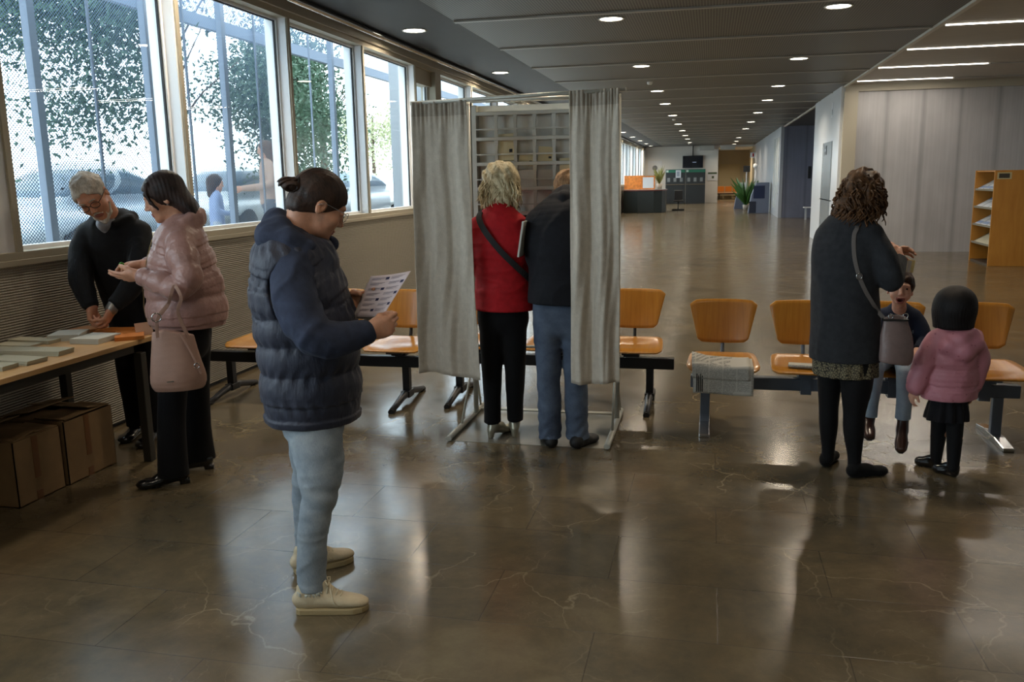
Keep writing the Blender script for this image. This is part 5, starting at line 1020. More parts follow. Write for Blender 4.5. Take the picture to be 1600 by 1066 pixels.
# ---- table with ballot stacks
tb = thing('table', 'long beech-topped table along the ribbed wall, covered with ballot stacks', 'table', (-3.48, 2.6, 0))
MB().box((-.32, -1.9, .722), (.31, 1.83, .75)).build('table_top', [M_TOP], tb, bevel=.003)
MB().box((-.27, -1.85, .665), (.25, 1.70, .722)).build('apron', mat('dark_olive_steel', h('2d2b24'), .5), tb)
for (lx, ly) in ((-.27, 1.74), (.255, 1.74), (-.27, -1.6), (.255, -1.6)): MB().box((lx-.025, ly-.025, 0), (lx+.025, ly+.025, .66)).build('leg', MATS['dark_olive_steel'], tb, bevel=.004)
M_PAPW = mat('white_ballot_paper', h('b9b8ae'), .75); M_PAPC = mat('cream_ballot_paper', h('a9a590'), .75); M_ENV = mat('manila_envelope', h('b07544'), .7); M_ORG = mat('orange_envelope', h('bf6f22'), .7)
def stack(label, x, y, L, Wd, hgt, rz, m, group='ballot stacks on the table', name='paper_stack', fan=0., z=.7502, n=None):
    """stack made of several slightly shifted packets"""
    n = n or max(2, int(hgt/.007)); mb = MB(); rnd = random.Random(int(x*1000+y*100)); dz = hgt/n
    for i in range(n):
        dx, dy, a = rnd.uniform(-1,1)*.0015+fan*i, rnd.uniform(-1,1)*.0015+fan*.4*i, R(rnd.uniform(-.6,.6)+fan*80*i)
        v = []
        for zz in (i*dz, (i+1)*dz-.0006):
            for (sx, sy) in ((-1,-1),(1,-1),(1,1),(-1,1)): px, py = sx*L/2, sy*Wd/2; v.append((px*math.cos(a)-py*math.sin(a)+dx, px*math.sin(a)+py*math.cos(a)+dy, zz))
        mb.add(v, [(3,2,1,0),(4,5,6,7),(0,1,5,4),(1,2,6,5),(2,3,7,6),(3,0,4,7)])
    o = mb.build(name, m); o.location = (x, y, z); o.rotation_euler = (0, 0, R(rz)); return tag(o, label, 'stack of paper', group)
stack('thick white ballot stack at the middle of the table end, squared and whitest', -3.615, 4.25, .17, .20, .036, 22, M_PAPW)
stack('white ballot stack nearest the aisle edge beside the orange envelopes', -3.395, 4.20, .18, .205, .030, 2, M_PAPW)
stack('orange envelope stack at the far corner of the table', -3.275, 4.335, .24, .155, .022, -54, M_ORG, name='envelope_stack', n=4)
stack('long manila envelopes spread by the ribbed wall', -3.705, 4.475, .155, .22, .016, -8, M_ENV, name='envelope_stack', n=5)
stack('open orange folder under the hands at the table end', -3.50, 4.515, .22, .14, .012, 14, M_ORG, name='folder', n=3, group=None)
stack('low cream ballot stack against the wall behind the thick white one', -3.73, 4.115, .28, .10, .020, -2, M_PAPC, fan=.001)
stack('thin cream ballot stack by the wall, second from the envelopes', -3.74, 3.995, .24, .10, .013, 1, M_PAPC)
stack('long fanned cream ballot stack near the middle of the visible table', -3.46, 3.82, .35, .125, .026, 4, M_PAPC, fan=.0012)
stack('short cream ballot stack by the wall left of the long fanned one', -3.72, 3.845, .15, .11, .018, 0, M_PAPC)
stack('cream ballot stack with a curled corner near the aisle edge', -3.40, 3.61, .27, .13, .022, -3, M_PAPC, fan=.001)
stack('front cream ballot stack closest to the camera on the table', -3.42, 3.46, .25, .105, .022, 2, M_PAPC)
stack('flat cream ballot stack by the wall in the nearest row', -3.70, 3.66, .22, .12, .015, 2, M_PAPC)
o = MB().box((-.05, -.001, 0), (.05, .001, .075)).build('paper_card', mat('pinkish_card', h('c9a48c'), .7)); o.location = (-3.225, 4.405, .7505); o.rotation_euler = (R(-14), 0, R(55)); tag(o, 'small pale card propped up at the table corner', 'card')
# ---- cardboard boxes under the table
M_CARD = mat('brown_cardboard', h('7d6342'), .8, noise=.08, nscale=12, bump=.15, bscale=40); M_TAPE = mat('brown_packing_tape', h('6b4526'), .3)
def carton(label, x0, x1, y0, y1, hh, flap):
    t = thing('cardboard_box', label, 'box', ((x0+x1)/2, (y0+y1)/2, 0), 0, 'cardboard boxes under the table'); W_, D_ = (x1-x0)/2, (y1-y0)/2; th = .005
    q = MB(); q.box((-W_, -D_, 0), (W_, D_, th)); q.box((-W_, -D_, 0), (-W_+th, D_, hh)); q.box((W_-th, -D_, 0), (W_, D_, hh)); q.box((-W_, -D_, 0), (W_, -D_+th, hh)); q.box((-W_, D_-th, 0), (W_, D_, hh)); q.build('box_body', M_CARD, t)
    for (a, b, c, dd, rx) in flap:
        f_ = MB().box((-a, 0, 0), (a, b, th)).build('flap', M_CARD, t); f_.location = c; f_.rotation_euler = (rx, 0, dd)
    q = MB().box((-.02, -.001, hh*.35), (.02, .001, hh)).box((-.02, -.001, 0), (.02, .001, .05)); p_ = q.build('tape', M_TAPE, t); p_.location = (W_+.001, -.02, 0); p_.rotation_euler = (0, 0, R(90))
    return t
carton('open cardboard box under the table, nearer the camera', -3.83, -3.41, 3.53, 3.86, .345, [(.20, .16, (0, -.16, .342), 0, R(8)), (.20, .16, (0, .16, .345), R(180), R(5)), (.15, .19, (-.205, 0, .348), R(-90), R(14)), (.15, .19, (.205, 0, .346), R(90), R(3))])
carton('cardboard box under the table, farther from the camera', -3.82, -3.40, 3.88, 4.27, .355, [(.20, .18, (0, -.19, .355), 0, R(3)), (.20, .18, (0, .19, .355), R(180), R(10)), (.18, .19, (-.205, 0, .365), R(-90), R(10)), (.18, .19, (.205, 0, .364), R(90), R(1))])
# ---- sheet in the young woman's hands
def sheet(name, label, c, m, cat='sheet of paper'):
    c = [np.array(q, float) for q in c]; n = 9; P = np.zeros((n, n, 3)); nn = nrm(np.cross(c[1]-c[0], c[3]-c[0]))
    for i in range(n):
        for j in range(n):
            u, v = j/(n-1), i/(n-1); P[i, j] = (c[0]*(1-u)+c[1]*u)*(1-v)+(c[3]*(1-u)+c[2]*u)*v+nn*.008*math.sin(math.pi*u)
    ct = P.reshape(-1, 3).mean(0); o = MB().grid(P-ct).build(name, m, solid=.0009); o.location = ct; return tag(o, label, cat), c, nn
M_BAL = mat('pale_pink_ballot', h('c9bcc0'), .7)
po, c, nn = sheet('ballot_sheet', 'pale printed ballot sheet held up by the young woman in the foreground', [(-1.238,3.045,1.268), (-1.050,2.965,1.298), (-1.142,2.905,1.140), (-1.285,2.985,1.122)], M_BAL)
INK = mat('grey_print', h('6d6470'), .8); INKD = mat('dark_blue_print', h('2a2a4a'), .8)
def onsheet(u, v, e=.0016): return (c[0]*(1-u)+c[1]*u)*(1-v)+(c[3]*(1-u)+c[2]*u)*v+nn*(.008*math.sin(math.pi*u)*.98)
nv = nn if np.dot(nn, A(0,0,1.62)*1-c[0]) > 0 else -nn
ctp = np.array(po.location)
tx = MB(); lg = MB()
for col in (0, 1):
    for r_ in range(7):
        u0 = .07+.47*col; v0 = .06+.125*r_
        for k_ in range(3):
            a_, b_ = u0, u0+(.36, .30, .22)[k_]; vv = v0+.022*k_; pts = [onsheet(a_, vv), onsheet(b_, vv), onsheet(b_, vv+.007), onsheet(a_, vv+.007)]; tx.add([p-ctp+nv*.0012 for p in pts], [(0,1,2,3)])
        if (r_+col) % 2 == 0: pts = [onsheet(u0+.33, v0+.0), onsheet(u0+.42, v0+.0), onsheet(u0+.42, v0+.06), onsheet(u0+.33, v0+.06)]; lg.add([p-ctp+nv*.0014 for p in pts], [(0,1,2,3)])
tx.build('printed_lines', INK, po); lg.build('printed_logos', INKD, po)
o2, _, _ = sheet('ballot_sheet', 'second sheet mostly hidden behind the printed ballot in the young woman\'s hands', [(-1.262,3.060,1.240), (-1.10,2.99,1.262), (-1.170,2.932,1.128), (-1.300,2.998,1.112)], mat('plain_sheet', h('b9b4b0'), .7))
# ---- pink woman's handbag
def handbag():
    t = thing('handbag', 'dusty rose leather tote hanging from the elbow of the pink-jacketed woman', 'handbag', (-2.665, 3.89, .57)); w_ = nrm((.83, .56, 0)); d_ = nrm((.56, -.83, 0)); C0 = A(-2.665, 3.868, 0)
    LT = mat('dusty_rose_leather', h('a48273'), .42, noise=.05, nscale=20, bump=.12, bscale=200); b = Body()
    b.loft([(C0+A(0,0,.585)+w_*.008, .128, .050), (C0+A(0,0,.63)+w_*.006, .142, .062), (C0+A(0,0,.72), .128, .055), (C0+A(0,0,.82)-w_*.004, .110, .040), (C0+A(0,0,.885)-w_*.006, .100, .028)], .01, (True, True), side=w_, sub=3)
    b.disp = lambda p: .004*np.sin(((p-C0)@w_)*26+1)+.002*snoise(p, 25); b.clip(C0+A(0,0,.880), nrm(A(0,0,1)+.25*w_)); b.clip((0,0,.572), (0,0,-1)); bo = b.build('bag_body', LT, t, .005, loc=(-2.665, 3.89, .57))
    E_ = A(-2.665, 3.89, .57); off = lambda P_: [np.asarray(q)-E_ for q in P_]
    for k_, e in ((-1, .045), (1, -.02)):
        pts = [C0+w_*(-.075)+d_*e+A(0,0,.86), C0+w_*(-.070)+d_*e+A(0,0,.95), A(-2.690,3.880,1.02)+d_*e, A(-2.665,3.875,1.075)+d_*(e*.5+.055), A(-2.635,3.87,1.12)+d_*(.040+e*.4), A(-2.62,3.875,1.06)+d_*(e*.5+.055)+w_*.01, C0+w_*.03+d_*(e+.02)+A(0,0,.98), C0+w_*.065+d_*e+A(0,0,.86)]
        ribbon(off(pts), [d_]*8, .016, .005, 'handle', LT, t)
    mb = MB(); q = C0+w_*(-.072)+d_*.062+A(0,0,.965)-E_; mb.tube([q+.022*(math.cos(a)*w_+math.sin(a)*A(0,0,1)) for a in np.linspace(0, 6.283, 17)[:-1]], .003, 8, closed=True); mb.build('ring', M_CHROME, t)
    ribbon(off([C0+w_*.03+d_*.062+A(0,0,.88), C0+w_*.065+d_*.066+A(0,0,.80), C0+w_*.095+d_*.070+A(0,0,.72), C0+w_*.115+d_*.066+A(0,0,.66)]), [d_]*4, .010, .004, 'hanging_strap', LT, t)
    mb = MB(); q = C0+w_*(.098)+d_*.074+A(0,0,.705)-E_; mb.tube([q+.013*(math.cos(a)*w_+math.sin(a)*A(0,0,1)) for a in np.linspace(0, 6.283, 15)[:-1]], .0022, 6, closed=True); mb.build('buckle', M_CHROME, t)
    pl = MB().box((-.017, -.001, -.003), (.017, .001, .003)).build('metal_nameplate', M_CHROME, t); pl.location = Vector(C0+w_*(-.035)+d_*.0655+A(0,0,.632)-E_); pl.rotation_euler = (0, 0, math.atan2(w_[1], w_[0]))
handbag()
o = MB().tube([A(-3.010,3.975,1.205)+A(.012*math.cos(a)*.3, .012*math.cos(a), .014*math.sin(a)) for a in np.linspace(0, 6.283, 13)[:-1]], .0045, 8, closed=True).build('green_band', mat('bright_green_rubber', h('3d9a1f'), .4)); tag(o, 'bright green band looped over the joined fingers of the pink-jacketed woman', 'band')
# ---- curly woman's shoulder bag (called after the coat exists)
def shoulder_bag(sp, nm):
    t = thing('shoulder_bag', 'mauve-grey shoulder bag on a long strap at the hip of the curly-haired woman', 'shoulder bag', (.95, 4.70, .64)); E_ = A(.95, 4.70, .64)
    LT = mat('mauve_grey_leather', h('7d6a66'), .4, noise=.08, nscale=25, bump=.2, bscale=90); b = Body(); w_ = nrm((.95,.30,0))
    b.loft([(A(.958,4.695,.645), .086, .040), (A(.956,4.695,.69), .090, .046), (A(.952,4.70,.77), .086, .042), (A(.946,4.705,.85), .072, .030), (A(.944,4.71,.885), .062, .022)], .01, (True, True), side=w_, sub=3); b.clip(A(.95,4.7,.648), nrm(A(-.15,0,-1))); b.disp = lambda p: .004*snoise(p, 30); b.build('bag_body', LT, t, .005, loc=E_)
    mb = MB(); rnd = random.Random(2)
    mb.box((.880-E_[0], 4.668-E_[1], .872-E_[2]), (1.0-E_[0], 4.715-E_[1], .882-E_[2])); mb.build('zip_top', mat('dark_zip', h('1c1918'), .4), t)
    for x, z in ((.915,.895), (.985,.90)):
        mb = MB(); mb.tube([A(x+.012*math.cos(a), 4.675, z+.013*math.sin(a))-E_ for a in np.linspace(0, 6.283, 11)[:-1]], .0028, 6, closed=True); mb.build('ring', M_CHROME, t)
    ribbon([p-E_ for p in sp], nm, .020, .004, 'strap', mat('grey_strap_leather', h('6c6663'), .5), t)
    mb = MB(); q = sp[6]-E_+A(.0,-.006,0); mb.tube([q+A(.014*math.cos(a), 0, .016*math.sin(a)) for a in np.linspace(0, 6.283, 13)[:-1]], .0026, 6, closed=True); mb.build('buckle', M_CHROME, t)
# ---- paper crown held over the boy's head
o = MB().box((-.018, -.001, -.035), (.018, .001, .035)).box((-.016, -.004, -.033), (.002, -.002, .030), 1).build('folded_card', [mat('pale_yellow_card', h('f0dfa0'), .6), mat('white_card', h('e6e2dc'), .6)]); o.location = (1.068, 5.03, 1.118); o.rotation_euler = (R(10), R(8), R(-20)); tag(o, 'pale yellow and white folded card held just above the laughing child', 'card')
# ---- white paper under the booth man's arm
o = MB().box((-.006, -.10, -.105), (.006, .04, .105)).build('folded_paper', mat('white_folded_paper', h('c7c6bf'), .7), bevel=.002); o.location = (-1.072, 5.045, 1.27); o.rotation_euler = (0, R(9), 0); tag(o, 'white folded paper clamped under the arm of the navy-jacketed person in the booth', 'paper')
# ---- voting booth
M_BF = mat('grey_aluminium_tube', h('b5b4aa'), .4, .2); M_BP = mat('grey_booth_panel', h('dcdcd5'), .6)
def booth():
    t = thing('voting_booth', 'curtained voting booth with an aluminium frame and a grid of ballot pockets', 'voting booth', (-1.06, 5.5, 0)); L_ = lambda q: (q[0]+1.06, q[1]-5.5, q[2])
    def T(name, pts, r, m=M_BF, n=10, par=None, flat=1.): return MB().tube([L_(p) for p in pts], r, n, flat=flat).build(name, m, par or t)
    T('post', [(-1.545,5.60,.03), (-1.545,5.60,2.125)], .017); T('post', [(-.572,5.60,.03), (-.572,5.60,2.125)], .017)
    T('top_bar', [(-1.56,5.60,2.118), (-.557,5.60,2.118)], .014)
    T('curtain_rail', [(-1.745,5.035,2.068), (-.455,4.835,2.082)], .011)
    T('side_arm', [(-1.545,5.60,2.10), (-1.53,5.01,2.075)], .009); T('side_arm', [(-.572,5.60,2.10), (-.555,4.86,2.082)], .009)
    for x in (-1.565, -.570):
        f_ = T('foot_runner', [(x,5.0,.020), (x,5.86,.020)], .020, flat=.8); T('brace', [(x,5.30,.030), (x+(.012 if x < -1 else -.012),5.585,.42)], .008, par=t); T('brace', [(x,5.80,.03), (x+(.012 if x < -1 else -.012),5.615,.42)], .008)
    T('cross_bar', [(-1.545,5.62,.50), (-.572,5.62,.50)], .010); T('cross_bar', [(-1.545,5.74,.02), (-.572,5.74,.02)], .008)
    q = MB().box(L_((-1.56,5.02,0)), L_((-.575,5.86,.0022))); q.build('base_plate', mat('worn_steel_plate', h('77746a'), .3, .4, noise=.1, nscale=8), t)
    q = MB().box(L_((-1.50,5.66,1.18)), L_((-.60,5.675,2.09))); bk = q.build('rack_back', M_BP, t)
    q = MB().box(L_((-1.525,5.585,1.10)), L_((-1.495,5.68,2.09))); q.build('rack_side', M_BF, t); q = MB().box(L_((-.605,5.585,1.10)), L_((-.585,5.68,2.09))); q.build('rack_side', M_BF, t)
    xs = [-1.49+.127*i for i in range(8)]
    for z in (2.035, 1.875, 1.715, 1.555, 1.395):
        q = MB().box(L_((-1.495,5.585,z-.012)), L_((-.605,5.60,z+.012))).box(L_((-1.495,5.60,z-.012)), L_((-.605,5.665,z-.006))); q.build('pocket_rail', M_BF, t, bevel=.003)
    for z in (1.935, 1.775, 1.615, 1.455):
        q = MB().box(L_((-1.495,5.582,z-.004)), L_((-.605,5.592,z+.005))); q.build('pocket_bar', M_BF, t)
    for x in xs[1:-1]:
        q = MB()
        for z in (1.875, 1.715, 1.555, 1.395):
            q.prism([(x-.0125+1.06, z+.012), (x+.0125+1.06, z+.012), (x+.0085+1.06, z+.08), (x+.0135+1.06, z+.148), (x-.0135+1.06, z+.148), (x-.0085+1.06, z+.08)], .087, .100, 'y')
        q.build('pocket_divider', M_BF, t)
    q = MB().box(L_((-1.53,5.32,1.055)), L_((-.587,5.66,1.075))); q.build('writing_shelf', M_BP, t, bevel=.004)
    q = MB().box(L_((-1.50,5.655,1.075)), L_((-.60,5.665,1.39))); q.build('lower_panel', mat('dark_booth_panel', h('34332f'), .6), t)
    CU = m_fabric('grey_curtain_cotton', h('c4baab'), .9, .3, 160., .08)
    def curtain(xa, ya, xb, yb, zt, zb, folds, spread, seed, skew=0.):
        n, m = 60, 90; P = np.zeros((n, m, 3)); rnd = random.Random(seed); ph = rnd.uniform(0, 6); d = A(xb-xa, yb-ya, 0); L = np.linalg.norm(d); d = d/L; nn_ = A(d[1], -d[0], 0)
        for i in range(n):
            v = i/(n-1)
            for j in range(m):
                u = j/(m-1); uu = u+.018*math.sin(u*folds*6.28+ph+1.2*v); w = L*(1+spread*v); x = -spread*L*.5*v*(1-skew)+uu*w
                amp = .006+.016*min(1, v*2); off = amp*math.sin(u*folds*6.283+ph+1.6*math.sin(v*1.7+u*2))+.010*math.sin(u*folds*3.1+1.3+v*2)+.0035*math.sin(u*folds*17+6*v+2*math.sin(v*9))+.012*v*math.sin(u*5+2)+.003*math.sin(v*21+u*9+ph)*math.sin(u*13+v*5)
                ruf = .006*math.sin(u*folds*37)*(1 if v < .05 else math.exp(-(v-.05)*30)); z = zt-(zt-zb)*v+.012*math.sin(u*4+ph)*v
                q = A(xa, ya, 0)+d*x+nn_*(off+ruf); P[i, j] = (q[0]+1.06, q[1]-5.5, z)
        q_ = MB().grid(P); q_.mi[:3*(m-1)] = [1]*(3*(m-1)); o = q_.build('curtain', [CU, m_fabric('curtain_heading_tape', h('aca294'), .9, .3, 160., .1)], t, solid=.003)
        hg = MB()
        for i in range(9): u = (i+.5)/9; q = A(xa, ya, 0)+d*L*u; hg.tube([(q[0]+1.06+.014*d[0]*0, q[1]-5.5-.013*math.sin(a), zt-.004+.016*math.cos(a)) for a in np.linspace(0, 6.283, 9)[:-1]], .002, 5, closed=True)
        return o
    curtain(-1.735,5.025,-1.390,4.985,2.072,.425,2.1,.18,1,skew=.55)
    curtain(-.765,4.875,-.485,4.835,2.090,.445,2.3,-.02,5)
    pap = [('cream ballot packet standing in the second pocket of the upper row', -1.300, 1.775, .115, .175), ('thin cream packet leaning in the third pocket from the left', -1.170, 1.742, .105, .075), ('thick cream packet in the fourth pocket from the left', -1.045, 1.755, .105, .105),
           ('grey-white card in the left pocket just beside the blonde hair', -1.425, 1.58, .10, .14), ('tall pale card behind the cream packets, second pocket of the lower row', -1.295, 1.58, .10, .15), ('pale card in the third pocket of the lower row', -1.17, 1.575, .105, .14), ('pale card in the fourth pocket of the lower row', -1.045, 1.575, .105, .14), ('yellowish card at the curtain edge of the rack', -.915, 1.665, .07, .12)]
    for i, (lb, x, z0, w_, hh) in enumerate(pap):
        big = i < 3; m_ = mat('aged_cream_paper' if big or i == 7 else 'grey_ballot_card', h('dccfa6') if big or i == 7 else h('c9c7c0'), .7); o = MB().box((-w_/2, -.004, 0), (w_/2, .004 if not big else .014, hh)).build('ballot_packet', m_, bevel=.0015); o.location = (x, 5.61, z0-.04); o.rotation_euler = (R(-9 if big else -6), R((-3, 4, 5, 0, 0, 0, 0, -2)[i]), 0)
        if big: MB().box((w_*.18, -.0052, hh*.30), (w_*.36, -.004, hh*.42)).build('printed_mark', mat('printing_ink', h('2b2b2e'), .8), o)
        tag(o, lb, 'ballot packet', 'ballots in the booth rack')
booth()
# ---- leaflet rack by the right wall
def leaflet_rack():
    t = thing('leaflet_rack', 'tall birch leaflet rack with sloping shelves at the right edge', 'leaflet rack', (5.3, 16.85, 0))
    for y in (-.55, .55): MB().box((-.62, y-.012, 0), (.62, y+.012, 1.62)).build('side_panel', M_RACKW, t, bevel=.003)
    MB().box((-.02, -.54, .02), (.02, .54, 1.60)).build('centre_panel', M_RACKW, t); MB().box((-.60, -.54, 1.595), (.60, .54, 1.615)).build('top_board', M_RACKW, t); MB().box((-.60, -.54, .0), (.60, .54, .03)).build('plinth', mat('dark_plinth', h('3a2c1c'), .6), t)
    blue = [mat('leaflet_white', h('c9cdd2'), .6), mat('leaflet_blue_print', h('7f93b5'), .6)]
    for k_, z in enumerate((1.27, .96, .65, .33)):
        s_ = MB(); s_.prism([(-.61, z), (-.61, z+.035), (-.60, z+.035), (-.60, z+.012), (-.20, z+.245), (-.20, z+.23), (-.59, z)], -.535, .535, 'y'); s_.build('shelf', mat('grey_shelf_metal', h('85806f'), .4, .3), t)
        for j in range(3):
            if k_ == 3 and j != 1: continue
            w_ = .16 if k_ < 3 else .45; y = -.36+.36*j; o = MB().box((-.0, -w_, 0), (.006, w_, .40 if k_ < 3 else .36)).box((-.0015, -w_*.9, .03+.2*(k_ % 2)), (0, w_*.9, .10+.2*(k_ % 2)), 1).build('leaflet', blue if k_ < 3 else [mat('leaflet_cream', h('b3ad97'), .7), mat('leaflet_cream', h('b3ad97'), .7)])
            o.location = (5.3-.585, 16.85+y, z+.028); o.rotation_euler = (0, R(60), 0)
            tag(o, 'pale leaflets, %s from the camera on the %s sloping shelf of the rack' % (('nearest', 'middle', 'farthest')[j], ('top', 'second', 'third', 'bottom')[k_]), 'leaflets', 'leaflets on the rack')
    n = MB().box((-.58, -.566, 1.47), (-.36, -.562, 1.585)).box((-.555, -.568, 1.49), (-.39, -.566, 1.565), 1); n.build('sticker', [mat('cream_label', h('b3a67c'), .6), mat('sticker_print', h('3a3328'), .6)], t)
    for z in (1.15, 1.0, .75, .6): MB().cyl((.05, -.563), .006, z, z+.012, 8).build('screw', M_DARK, t)
leaflet_rack()
# ================================================================ far end of the hall
def smoke(x, y, lb):
    t = thing('smoke_detector', lb, 'smoke detector', (x, y, ZC)); MB().lathe([(.0001,-.055),(.035,-.052),(.05,-.035),(.055,0)], n=20).build('housing', MATS['white_lamp_rim'], t); return t
smoke(-1.15, 16.9, 'white smoke detector between the second and third middle-row downlights'); smoke(-1.15, 28.0, 'small white smoke detector on the ceiling far down the middle row'); smoke(-1.2, 49.5, 'smoke detector on the ceiling close to the far wall')
t = thing('television', 'black wall television above the two ticket machines', 'television', (-1.06, YB-.12, 2.42)); MB().box((-.60,-.04,-.36),(.60,.05,.36)).build('frame', M_DARK, t, bevel=.01); MB().box((-.03,.0,.3),(.03,.04,.93)).build('ceiling_arm', M_DARK, t); MB().box((-.57,-.044,-.33),(.57,-.04,.33)).build('screen', mat('dark_screen', h('0c1220'), .12), t); MB().box((-.02,-.047,-.04),(.20,-.044,-.005)).build('status_text', mat('pale_screen_text', h('aab4c8'), .5, emit=.4), t)
def machine(x, lb, notice):
    t = thing('ticket_machine', lb, 'machine', (x, 52.6, 0), 0, 'machines by the far wall'); MB().box((-.56,-.35,0),(.56,.35,1.98)).build('cabinet', mat('dark_green_black_panel', h('24282a'), .4), t, bevel=.015)
    MB().box((-.55,-.36,1.80),(.55,-.35,1.95)).build('header', mat('green_header', h('1f6a52'), .4), t); MB().box((-.52,-.365,1.82),(-.40,-.36,1.94)).build('header_badge', mat('pale_badge', h('b9c9bd'), .5), t); MB().box((-.54,-.42,1.10),(.54,-.35,1.13)).build('ledge', mat('tan_ledge', h('6f6049'), .5), t)
    for i in range(3): MB().box((-.46+.36*i,-.365,1.27),(-.30+.36*i,-.35,1.50)).build('keypad', mat('grey_keypad', h('777a7a'), .5), t)
    if notice: MB().box((.02,-.372,1.50),(.32,-.366,1.94)).box((.08,-.374,1.58),(.24,-.372,1.86),1).build('notice', [mat('white_notice', h('c4c8ce'), .6), mat('notice_print', h('8d93a0'), .6)], t)
machine(-2.01, 'left dark ticket machine with a white notice taped on it', True); machine(-.86, 'right dark ticket machine with three grey keypads and green header', False)
o = MB().box((-.30,-.01,-.25),(.30,.01,.25)).box((-.26,-.012,.13),(.26,-.01,.24),1).box((-.03,-.012,-.12),(.10,-.01,.02),1).build('notice_poster', [mat('white_poster', h('cfd0d2'), .6), mat('poster_print', h('4d5a44'), .6)]); o.location = (.10, YB-.02, 1.55); tag(o, 'white notice with green heading on the wall right of the machines', 'poster')
o = MB().box((-.42,-.01,-.42),(.42,.01,.42)).build('wall_poster', mat('white_poster', h('cfd0d2'), .6)); MB().lathe([(.0001,0),(.16,0)], n=9).build('star_motif', mat('grey_star_print', h('707070'), .7), o).rotation_euler = (R(90),0,0); o.children[0].location = (0,-.012,0); o.location = (-3.3, YB-.02, 2.1); tag(o, 'white square poster with a dark star on the wall above the desk', 'poster')
t = thing('reception_desk', 'dark curved reception desk at the far left by the windows', 'desk', (-2.85, 40.3, 0))
pr = [(-.95,.9),(-.95,-.75),(-.3,-.95),(.4,-.95),(.75,-.7),(.88,-.2),(.88,.9)]; MB().prism(pr, 0, .98).build('front_panel', mat('dark_green_desk', h('1d2524'), .45), t, bevel=.01); MB().prism([(x*1.04, y*1.04) for x, y in pr], .98, 1.02).build('counter_top', mat('reddish_counter', h('6e2c22'), .35), t); MB().prism([(x*1.045, y*1.045) for x, y in pr], 1.02, 1.035).build('counter_glass', mat('pale_counter_edge', h('9a9a98'), .2), t)
o = MB().box((-.45,-.03,0),(.45,.03,.62)).build('display_box', mat('orange_display', h('c8752a'), .5, noise=.3, nscale=9)); o.location = (-3.35, 39.9, 1.036); tag(o, 'orange display board standing on the reception desk', 'display')
o = MB().box((-.30,-.02,0),(.30,.02,.60)).box((-.24,-.024,.06),(.24,-.02,.54),1).build('framed_notice', [mat('orange_display', h('c8752a'), .5), mat('white_poster', h('cfd0d2'), .6)]); o.location = (-2.72, 39.75, 1.036); tag(o, 'orange-framed white notice on the reception desk', 'sign')
def plant(x, y, z, hh, r, lb, ncol, seed, pot=True):
    t = thing('potted_plant', lb, 'plant', (x, y, z)); rnd = random.Random(seed); MB().lathe([(.0001,0),(.10,0),(.14,.24),(.12,.24),(.0001,.21)], n=16).build('pot', mat('terracotta_white_pot', h('9a948a'), .6), t)
    mb = MB()
    for i in range(70):
        a = rnd.uniform(0, 6.28); rr = rnd.uniform(.3, 1)*r; zz = .22+hh*rnd.uniform(.35, 1); p1 = Vector((rr*.35*math.cos(a), rr*.35*math.sin(a), .22+(zz-.22)*.6)); p2 = Vector((rr*math.cos(a), rr*math.sin(a), zz)); s_ = Vector((-math.sin(a), math.cos(a), 0))*.018
        p0 = Vector((0,0,.2)); mb.add([p0-s_*.3, p0+s_*.3, p1+s_, p2, p1-s_], [(0,1,2,3,4)])
    mb.build('foliage', ncol, t, solid=.002)
plant(-2.25, 40.2, 1.036, .85, .30, 'tall grassy plant on the right of the reception desk', mat('olive_leaf', h('7a7c45'), .6), 1)
plant(1.62, 42.0, 0, 1.35, .75, 'leafy green floor plant beside the blue-grey kiosk', mat('mid_green_leaf', h('3f6b2c'), .5), 2)
t = thing('office_chair', 'dark office chair on castors behind the reception desk edge', 'chair', (-1.45, 41.7, 0)); MB().box((-.22,-.22,.42),(.22,.22,.50)).build('seat', M_DARK, t, bevel=.02); MB().box((-.2,.18,.5),(.2,.23,.95)).build('backrest', M_DARK, t, bevel=.02); MB().cyl((0,0),.025,.08,.42,10).build('gas_post', M_DARK, t); MB().box((-.28,-.03,.0),(.28,.03,.09)).box((-.03,-.28,.0),(.03,.28,.09)).build('base', M_DARK, t); 
t = thing('kiosk', 'slanted blue-grey information kiosk by the right wall at the far end', 'kiosk', (2.0, 38.6, 0)); MB().prism([(-.42,0),(.42,0),(.42,1.28),(-.10,1.28),(-.30,.75)], -.3, .3, 'y').build('cabinet', mat('blue_grey_kiosk', h('5b6477'), .35), t, bevel=.01); MB().box((-.22,-.32,.62),(.24,-.30,1.15)).build('screen', mat('navy_screen', h('1a2440'), .15), t); MB().box((-.38,-.31,.02),(-.10,-.30,.5)).build('side_panel', mat('navy_kiosk_panel', h('1b2233'), .4), t)
t = thing('kiosk', 'lower pale-sided kiosk just left of the slanted one', 'kiosk', (1.42, 43.5, 0)); MB().prism([(-.3,0),(.2,0),(.36,.85),(-.16,.85)], -.25, .25, 'y').build('cabinet', mat('blue_grey_kiosk', h('5b6477'), .35), t, bevel=.01); MB().box((-.1,-.28,.85),(.22,-.1,1.25)).build('leaflet_tray', mat('white_poster', h('cfd0d2'), .6), t)
for i, (x, y, z) in enumerate(((2.1, 44, 1.9), (1.75, 45.5, 1.75))):
    t = thing('sign_post', ('slim pole with a white globe near the kiosk', 'slim pole with a dark square sign near the plant')[i], 'post', (x, y, 0)); MB().cyl((0,0),.03,0,z,10).build('pole', mat('pale_pole', h('a8adb2'), .4), t)
    (MB().lathe([(.0001,.0),(.09,.03),(.12,.12),(.09,.21),(.0001,.24)], n=14) if i == 0 else MB().box((-.16,-.02,0),(.16,.02,.3))).build('head', MATS['white_poster'] if i == 0 else M_DARK, t).location = (0,0,z)
